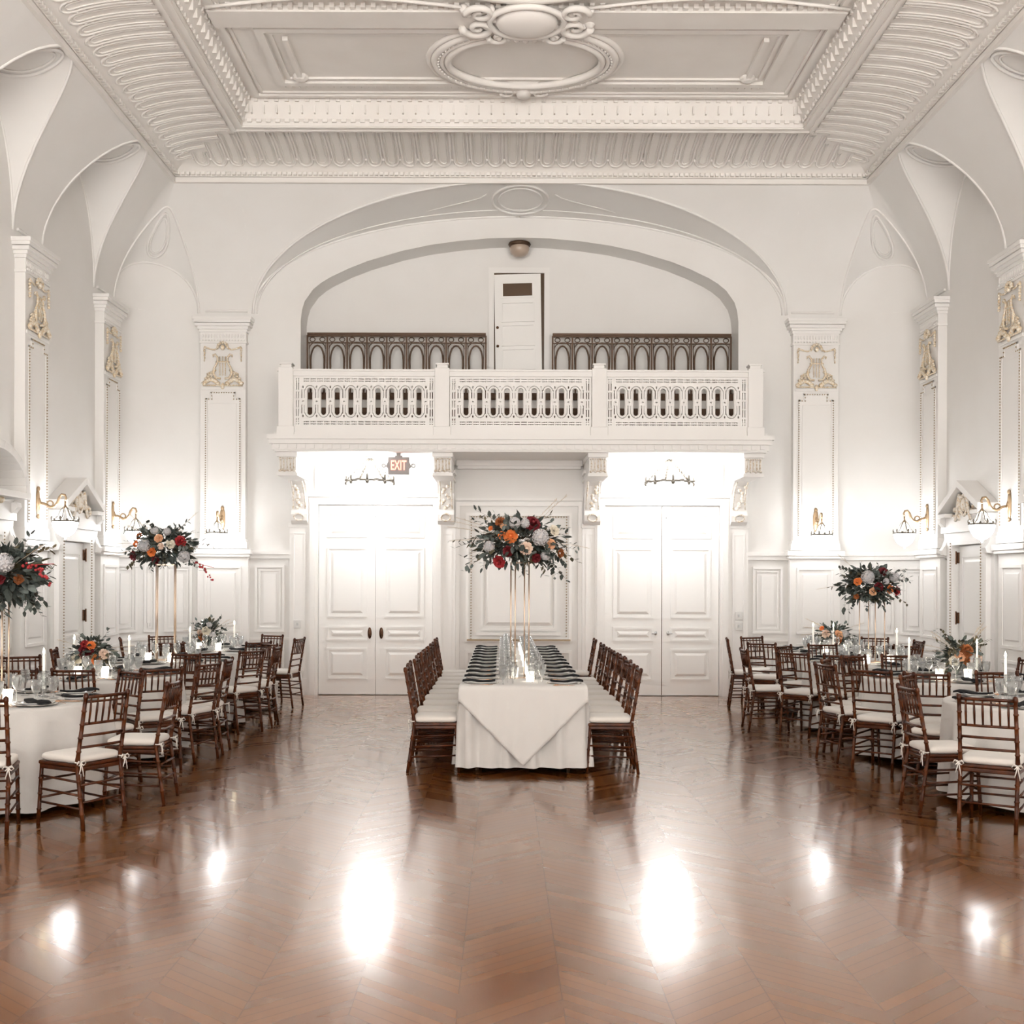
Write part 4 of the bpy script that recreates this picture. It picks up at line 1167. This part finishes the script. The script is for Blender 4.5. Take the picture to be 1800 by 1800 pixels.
def mk_tumbler(): return tp.build('votive_glass', VOTG, smooth=True)
def mk_nap(): return npk.build('napkin', NAP, smooth=True)
ZTB = .769
def setting(cx, cy, dx, dy, where, grp, long=False):
    """cx,cy on the table edge; (dx,dy) unit vector pointing from the guest into the table"""
    rz = math.atan2(dy, dx) - PI/2; px, py = -dy, dx
    def at(u, v): return cx + dx*v - px*u, cy + dy*v - py*u
    x, y = at(0, .17); place('ch', mk_plate, x, y, ZTB, rz, 'silver charger plate, %s' % where, 'plate', 'charger plates '+grp)
    place('pl', mk_dinner, x, y, ZTB+.005, rz, 'white plate under the napkin, %s' % where, 'plate', 'dinner plates '+grp)
    x, y = at(.0, .16); place('np', mk_nap, x, y, ZTB+.012, rz, 'folded black napkin, %s' % where, 'napkin', 'napkins '+grp)
    x, y = at(.10, .40) if not long else at(.14, .36); place('gb', mk_goblet, x, y, ZTB, rz, 'cut-glass water goblet, %s' % where, 'glass', 'goblets '+grp)
    x, y = at(-.03, .43) if not long else at(.0, .40); place('wg', mk_wine, x, y, ZTB, rz, 'clear wine glass, %s' % where, 'glass', 'wine glasses '+grp)
    if long:
        x, y = at(.06, .45); place('gb', mk_goblet, x, y, ZTB, rz, 'second cut-glass goblet, %s' % where, 'glass', 'second goblets '+grp)
    return at
for i, (t, (tx, ty, ph)) in enumerate(TABLES.items()):
    X = tx+CX
    for k in range(8):
        s = 1 if tx > 0 else -1; a = PI/4*k
        ux, uy = -math.sin(a)*s, -math.cos(a)
        at = setting(X+ux*R*.97, ty+uy*R*.97, -ux, -uy, '%s of the %s' % (SECT[k], ph), 'on the round tables')
        if t in ('TL1','TR1','TL2','TR2'):
            cutlery(at, math.atan2(-uy, -ux)-PI/2, '%s of the %s' % (SECT[k], ph), 'on the round tables')
for s, nm in ((-1, 'left'), (1, 'right')):
    for k in range(11):
        w_ = 'last' if k == 10 else ORD[k]
        y = 10.12 + .52*k
        at = setting(LX+s*(LW-.0), y, -s, 0, '%s place on the long table, %s side' % (w_, nm), 'on the long table', True)
        if k < 5: cutlery(at, math.atan2(0, -s)-PI/2, '%s place on the long table, %s side' % (w_, nm), 'on the long table')
def candle(x, y, h, label):
    if 'cd' not in PRO:
        r = bpy.data.objects.new('taper_candle', None); col.objects.link(r)
        m = MB(); m.lathe([(0,0),(.038,0),(.038,.006),(.010,.02),(.012,.05),(.018,.06),(.018,.075),(0,.075)], n=14); m.build('holder', GLASS, r, smooth=True)
        m = MB(); m.tube([(0,0,.06),(0,0,.33)], [.012,.010], 10); m.build('candle', WAXM, r, smooth=True)
        m = MB(); m.lathe([(0,.33),(.007,.337),(.009,.35),(.005,.368),(0,.382)], n=8); m.build('flame', FLAME, r, smooth=True)
        PRO['cd'] = r; o = r
    else: o = copy_tree(PRO['cd'])
    o.location = (x, y, ZTB); tag(o, label, 'candle', 'lit white taper candles'); return o
cw = [('TL1', .22, .20), ('TL1', -.20, -.14), ('TL2', .26, .05), ('TL2', -.28, .08), ('TL3', .28, -.02), ('TL4', .30, -.1), ('TL4', -.2, .2), ('TR1', -.3, .1), ('TR2', .22, -.18), ('TR2', -.34, .05), ('TR4', -.28, -.10), ('TR4', -.55+.5, -.22), ('TR3', .3, .1)]
cc = {}
for t, dx, dy in cw:
    cc[t] = cc.get(t, 0)+1
    tot = sum(1 for c in cw if c[0] == t)
    ls = sorted([c[1] for c in cw if c[0] == t])
    sd = '' if tot == 1 else ('left ' if dx == ls[0] else 'right ')
    candle(TABLES[t][0]+CX+dx, TABLES[t][1]+dy, 1, '%slit white taper candle on the %s' % (sd, TABLES[t][2]))
# votives
for t, (tx, ty, ph) in TABLES.items():
    for k, (dx, dy, w_) in enumerate(((-.14, -.20, 'left'), (.12, -.22, 'right'))):
        place('vt', mk_tumbler, tx+CX+dx, ty+dy, ZTB, 0, '%s glowing votive glass on the %s' % (w_, ph), 'candle', 'glowing votives')
for k in range(11):
    y = 10.3 + .48*k
    place('vt', mk_tumbler, LX + (-.07 if k % 2 else .07), y, ZTB, 0, 'glowing votive glass, %s from the front along the long table' % (ORD[k] if k < 10 else 'last'), 'candle', 'glowing votives')

# ------------------------------------------------------------------ flowers
def rose_mesh():
    m = MB()
    for ring, (n_, tilt, rad, sz) in enumerate(((3,.15,.010,.030),(5,.35,.020,.040),(6,.75,.030,.050),(7,1.15,.036,.056))):
        for k in range(n_):
            a = 2*PI*k/n_ + ring*.6
            M = Matrix.Rotation(a, 4, 'Z') @ Matrix.Translation((rad*.5, 0, -.01*ring)) @ Matrix.Rotation(tilt, 4, 'Y')
            rows = []
            for i in range(4):
                t = i/3; w_ = sz*.55*math.sin(PI*(.15+.62*t)); row = []
                for j in range(4):
                    u = (j/3-.5)*2; row.append(M @ Vector((.010*math.sin(t*PI*.8) - .012*u*u*(1 if ring < 2 else .6) + (.008 if i == 3 else 0), u*w_, sz*t)))
                rows.append(row)
            m.grid(rows)
    m.ball((0,0,.012), (.016,.016,.02), 8, 5)
    return m
def hydrangea_mesh(seed=1):
    random.seed(seed); m = MB(); m.ball((0,0,0), .05, 12, 8)
    for k in range(80):
        z = 1-2*(k+.5)/80; a = k*2.399; q = math.sqrt(1-z*z); n_ = Vector((q*math.cos(a), q*math.sin(a), z))
        t1 = n_.cross(Vector((.3,.5,.8))).normalized(); t2 = n_.cross(t1); c = n_*(.056+.006*random.random()); rot = random.uniform(0, PI)
        for p in range(4):
            b_ = rot+PI/2*p; d = t1*math.cos(b_)+t2*math.sin(b_); e_ = n_.cross(d)
            m._add([c, c+d*.010+e_*.007+n_*.003, c+d*.017+n_*.004, c+d*.010-e_*.007+n_*.003], [(0,1,2,3)])
    return m
ROSE = rose_mesh(); HYD = hydrangea_mesh()
ROSEME = {}; 
def leaf(m, p, d, L_, w_, up, curl=.2):
    d = d.normalized(); s = d.cross(up)
    if s.length < 1e-4: s = d.cross(Vector((1,0,0)))
    s.normalize(); n_ = s.cross(d)
    a = [p, p+d*L_*.35+s*w_-n_*.1*w_, p+d*L_*.75+s*w_*.7-n_*curl*L_*.3, p+d*L_-n_*curl*L_*.6, p+d*L_*.75-s*w_*.7-n_*curl*L_*.3, p+d*L_*.35-s*w_-n_*.1*w_, p+d*L_*.4+n_*.08*w_]
    m._add(a, [(0,1,6),(1,2,6),(2,3,6),(3,4,6),(4,5,6),(5,0,6)])
def spray(m, st, c, d, L_, lw, droop, nl, up, spread=1.0, th=.0022):
    pts = []; p = Vector(c); dd = Vector(d).normalized(); stp = L_/8
    for k in range(9):
        pts.append(p.copy()); dd = (dd + Vector((random.uniform(-.08,.08), random.uniform(-.08,.08), -droop/8))).normalized(); p = p + dd*stp
    st.tube(pts, [th*(1-.7*k/8) for k in range(9)], 4)
    for k in range(nl):
        t = .25+.75*k/max(1, nl-1); i = min(7, int(t*8)); q = pts[i].lerp(pts[i+1], t*8-i) if i < 8 else pts[-1]
        ax = (pts[i+1]-pts[i]).normalized(); sd = ax.cross(Vector((random.uniform(-1,1), random.uniform(-1,1), random.uniform(-.3,1)))).normalized()
        leaf(m, q, ax*.7 + sd*spread*(1 if k % 2 else -1), lw*random.uniform(1.5,2.3), lw*random.uniform(.45,.7), Vector((0,0,1)))
def arrangement(name, loc, rx, rz, seed, flowers, label, s_px, leaves=1.0, grass=4, leafmix=(.5,.35,.15), cat='flowers', group=None, big=1.0, zc_shift=0.):
    random.seed(seed)
    root = empty(name, loc, 0, label, cat, group)
    A = {LEAFD: MB(), LEAFG: MB(), LEAFO: MB()}; st = MB(); keys = list(A)
    n_ = int(62*leaves)
    for k in range(n_):
        th = random.uniform(0, 2*PI); el = random.uniform(-.75, 1.0)
        d = Vector((math.cos(th)*math.cos(el)*rx, math.sin(th)*math.cos(el)*rx*.85, math.sin(el)*rz*1.1))
        c = Vector((d.x*.15, d.y*.15, d.z*.1)); L_ = d.length*random.uniform(.55, 1.0)
        mt = random.choices(keys, leafmix)[0]
        spray(A[mt], st, c, d, L_*1.08, random.uniform(.020,.036)*big, random.uniform(.0,.9), random.randint(7, 12), None)
    for k in range(int(420*leaves)):               # inner filling leaves
        th = random.uniform(0, 2*PI); el = random.uniform(-1.2, 1.3); r_ = random.uniform(.25,.76)
        d = Vector((math.cos(th)*math.cos(el)*rx*r_, math.sin(th)*math.cos(el)*rx*.85*r_, math.sin(el)*rz*.8*r_))
        mt = random.choices(keys, (.62,.28,.10))[0]
        leaf(A[mt], d, d.normalized()+Vector((random.uniform(-.5,.5),random.uniform(-.5,.5),random.uniform(-.5,.4))), random.uniform(.06,.11)*big, random.uniform(.018,.03)*big, Vector((random.uniform(-1,1),random.uniform(-1,1),1)))
    for mt, nm in ((LEAFD,'dark_foliage'),(LEAFG,'eucalyptus'),(LEAFO,'olive_foliage')):
        if A[mt].v: o = A[mt].build(nm, mt, root); o['kind'] = 'stuff'
    st.build('stems', STEM, root)
    for k in range(grass):
        g = MB(); th = random.choice((0, PI)) + random.uniform(-.7,.7); el = random.uniform(-.15, .95)
        d = Vector((math.cos(th)*math.cos(el), math.sin(th)*math.cos(el)*.6, math.sin(el))).normalized(); p = d*.08; L_ = rx*random.uniform(.95,1.2)
        pts = [p + d*L_*j/8 - Vector((0,0,.10*L_*(j/8)**2)) for j in range(9)]
        g.tube(pts, [.0018]*9, 4)
        for j in range(26):
            t = .55+.45*j/26; i = min(7, int(t*8)); q = pts[i].lerp(pts[i+1], t*8-i)
            leaf(g, q, d+Vector((random.uniform(-.5,.5),random.uniform(-.5,.5),random.uniform(-.4,.5))), .035, .0025, Vector((0,0,1)))
        g.build('dried_grass', GRASSM, root)
    for (dx, dy, kind, rad) in flowers:
        x = dx/s_px; z = -dy/s_px
        q = 1 - (x/rx)**2 - (z/(rz*1.05))**2; yy = -rx*.52*math.sqrt(max(.06, q))
        p = Vector((x, yy, z)); nrm = Vector((x*.8, -.55 if q < .95 else -.5, z*1.0 + .12)).normalized(); nrm = Vector((x, yy*1.6, z+.05)).normalized()
        rot = nrm.to_track_quat('Z', 'Y').to_euler()
        if kind in ('h', 'hw'):
            if 'h' not in ROSEME: o = HYD.build('hydrangea', HYDR); ROSEME['h'] = o.data; col.objects.unlink(o); bpy.data.objects.remove(o)
            o = bpy.data.objects.new('hydrangea', ROSEME['h']); base = .062
        elif kind == 'spray':
            g = MB(); d = Vector((1 if dx > 0 else -1, -.3, -.25 if dy > 20 else .05)).normalized()
            for j in range(20): q_ = d*(.012*j) + Vector((random.uniform(-.02,.02), random.uniform(-.02,.02), random.uniform(-.02,.02)-.0004*j*j)); g.ball(q_, random.uniform(.009,.015), 6, 4)
            g.tube([d*.25*j/4 for j in range(5)], .003, 4)
            o = g.build('berry_spray', RED, root, smooth=True); o.location = p; continue
        else:
            mt = {'o':ORANGE,'p':PEACH,'b':BLUSH,'c':CREAM,'g':BURG,'r':RED,'u':RUST}[kind]
            if kind not in ROSEME: o = ROSE.build('rose', mt); ROSEME[kind] = o.data; col.objects.unlink(o); bpy.data.objects.remove(o)
            o = bpy.data.objects.new('rose', ROSEME[kind]); base = .056
        col.objects.link(o); o.parent = root; o.location = p; o.rotation_euler = rot; s_ = rad/base*.86; o.scale = (s_, s_, s_)
    return root
def stand(x, y, top, half, ang, label):
    r = empty('flower_stand', (x, y, ZTB), ang, label, 'stand', 'gold rod flower stands')
    for sx in (-1, 1):
        for sy in (-1, 1):
            m = MB(); m.tube([(sx*half, sy*half, .0), (sx*half, sy*half, top-ZTB)], .007, 6); m.build('rod', GILT, r, smooth=True)
    for z in (.004, top-ZTB-.004):
        m = MB()
        for s in (-1, 1): m.box(-half, half, s*half-.006, s*half+.006, z-.004, z+.004); m.box(s*half-.006, s*half+.006, -half, half, z-.004, z+.004)
        m.build('frame', GILT, r)
    m = MB(); m.box(-half, half, -half, half, top-ZTB-.012, top-ZTB-.004); m.build('plate', GILT, r)
cam_px = lambda X, Y: 882 + X*F/Y
# centre piece of the long table
yC = 10.64
stand(914/1-914 + (914-882)/188. + CX, yC, 1.86, .067, math.radians(17), 'tall gold rod stand on the near half of the long table')
fc = [(-15,-8,'o',.058),(-31,-10,'o',.035),(12,13,'b',.055),(36,-6,'h',.088),(-8,-31,'h',.06),(23,-31,'g',.07),(56,5,'p',.045),(-52,10,'h',.06),(-36,37,'r',.055),(62,-19,'c',.05),(-34,-34,'u',.045),(73,21,'u',.04),(10,-30,'h',.05),(-20,18,'g',.045),(45,25,'h',.05),(30,30,'g',.04),(-50,-22,'o',.022),(-28,-26,'p',.028)]
arrangement('flower_arrangement', ((912-882)/188. + CX, yC, 2.05), .55, .36, 11, fc, 'wide autumn flower arrangement on a tall stand over the long table', 188., 1.25, 7)
# left tall one
X3, Y3, _ = TABLES['TL3']; s3 = F/Y3
stand(X3+CX, Y3, 1.86, .10, math.radians(12), 'tall gold rod stand on the third left round table')
fl_ = [(-23,-1,'h',.085),(43,18,'h',.075),(-7,-27,'h',.05),(22,-4,'c',.048),(1,-14,'p',.045),(-12,10,'o',.05),(-41,-4,'o',.035),(-47,17,'g',.055),(39,-9,'r',.06),(58,28,'spray',.05),(5,0,'b',.035),(15,-25,'h',.05),(-35,-18,'u',.04),(-5,25,'g',.04)]
arrangement('flower_arrangement', ((288-882)/s3+CX, Y3, 2.06), .47, .34, 23, fl_, 'tall flower arrangement in front of the left rounded corner', s3, 1.0, 5)
# right tall one
X3, Y3, _ = TABLES['TR3']; s3 = F/Y3
stand((1533-882)/s3+CX, Y3, 1.50, .10, math.radians(12), 'tall gold rod stand on the third right round table')
fr_ = [(-12,-12,'h',.085),(36,-12,'h',.065),(-29,-5,'o',.042),(-2,13,'p',.042),(29,9,'o',.045),(43,12,'r',.05),(17,-23,'g',.05),(8,5,'g',.05),(-30,22,'u',.03),(20,-5,'h',.04)]
arrangement('flower_arrangement', ((1527-882)/s3+CX, Y3, 1.66), .42, .31, 37, fr_, 'tall flower arrangement in front of the right rounded corner', s3, 1.0, 2, (.6,.35,.05))
# near left one, cut by the frame
X1, Y1, _ = TABLES['TL1']; s1 = F/Y1
stand(X1+CX-.10, Y1, 1.56, .10, math.radians(10), 'tall gold rod stand on the front left round table')
fn = [(20,-20,'h',.085),(-20,-30,'c',.05),(-8,35,'r',.06),(55,-16,'spray',.06),(45,8,'u',.035),(-30,0,'h',.07),(0,-45,'u',.04),(10,5,'g',.05)]
arrangement('flower_arrangement', ((5-882)/s1+CX, Y1, 1.72), .38, .33, 41, fn, 'tall dark flower arrangement cut by the left edge of the photo', s1, 1.0, 4, (.6,.3,.1), big=1.25)
# low bouquets in vases
def low(t, px, label, flowers, seed, rx, rz, mix, zc=.22, grass=3, vase='glass'):
    X, Y, ph = TABLES[t]; s = F/Y; x = (px-882)/s
    r = empty('vase', (x+CX, Y-.0, ZTB), 0, 'clear footed glass vase on the %s' % ph, 'vase', 'low glass vases')
    m = MB(); m.lathe([(0,0),(.05,0),(.05,.006),(.014,.016),(.014,.035),(.055,.07),(.075,.12),(.072,.12),(.05,.075),(0,.05)], n=20); m.build('bowl', GLASS, r, smooth=True)
    arrangement('bouquet', (x+CX, Y, ZTB+zc), rx, rz, seed, flowers, label, s, .42, grass, mix, big=.8)
low('TL2', 163, 'low bouquet of burgundy and orange flowers on the second left round table', [(-4,-3,'g',.07),(14,12,'o',.045),(-18,8,'c',.055),(6,-14,'o',.04),(-6,-16,'r',.04),(28,2,'b',.045),(0,14,'h',.05),(-28,14,'c',.045)], 51, .27, .24, (.3,.3,.4))
low('TL4', 368, 'low bouquet with a cream rose on the farthest left round table', [(-2,-4,'c',.06),(-10,6,'u',.05),(10,4,'h',.05),(4,-14,'h',.04),(-14,-2,'b',.035)], 53, .24, .25, (.3,.5,.2))
low('TR2', 1688, 'low brown and beige bouquet on the second right round table', [(2,-10,'u',.06),(-10,2,'p',.045),(12,8,'h',.05),(-20,10,'c',.045),(5,8,'u',.05),(24,4,'b',.05)], 57, .27, .25, (.2,.3,.5), grass=6)
low('TR4', 1466, 'low bouquet with peach and rust flowers on the farthest right round table', [(2,0,'p',.06),(0,10,'u',.055),(-20,-2,'b',.05),(-26,-12,'o',.03),(14,-2,'h',.05),(-12,12,'h',.05)], 59, .32, .22, (.25,.55,.2), grass=5)

# ------------------------------------------------------------------ added fill light standing in for the rest of the hall, camera
w = bpy.data.worlds.new('hall'); sc.world = w; w.use_nodes = True
bg = w.node_tree.nodes['Background']; bg.inputs[0].default_value = (1.0, .962, .915, 1); 
wn_ = w.node_tree.nodes; tcw = wn_.new('ShaderNodeTexCoord'); spw = wn_.new('ShaderNodeSeparateXYZ'); mrw = wn_.new('ShaderNodeMapRange')
mrw.inputs['From Min'].default_value = -.35; mrw.inputs['From Max'].default_value = .35; mrw.inputs['To Min'].default_value = 8.3; mrw.inputs['To Max'].default_value = 1.7  # made-up gradient: fill is stronger from below to lift the ceiling
w.node_tree.links.new(tcw.outputs['Generated'], spw.inputs[0]); w.node_tree.links.new(spw.outputs[2], mrw.inputs['Value']); w.node_tree.links.new(mrw.outputs[0], bg.inputs[1])
cd = bpy.data.cameras.new('camera'); co = bpy.data.objects.new('camera', cd); col.objects.link(co)
cd.sensor_width = 36; cd.lens = 36*F/1800; cd.shift_x = 18/1800; cd.shift_y = 120/1800; cd.clip_start = .05; cd.clip_end = 100
co.location = (CX, 0, 1.69)
co.rotation_euler = (Matrix.Rotation(PI/2, 3, 'X') @ Matrix.Rotation(.0032, 3, 'Z')).to_euler()
sc.camera = co
sc.view_settings.view_transform = 'Standard'; sc.view_settings.look = 'None'; sc.view_settings.gamma = 1; sc.view_settings.use_curve_mapping = False
sc.view_settings.exposure = 0.30
cy = sc.cycles
cy.use_denoising = True; cy.max_bounces = 6; cy.diffuse_bounces = 4; cy.glossy_bounces = 3; cy.transmission_bounces = 4; cy.transparent_max_bounces = 8
cy.use_adaptive_sampling = True; cy.adaptive_threshold = .11; cy.adaptive_min_samples = 10
cy.caustics_reflective = False; cy.caustics_refractive = False; cy.sample_clamp_indirect = 4
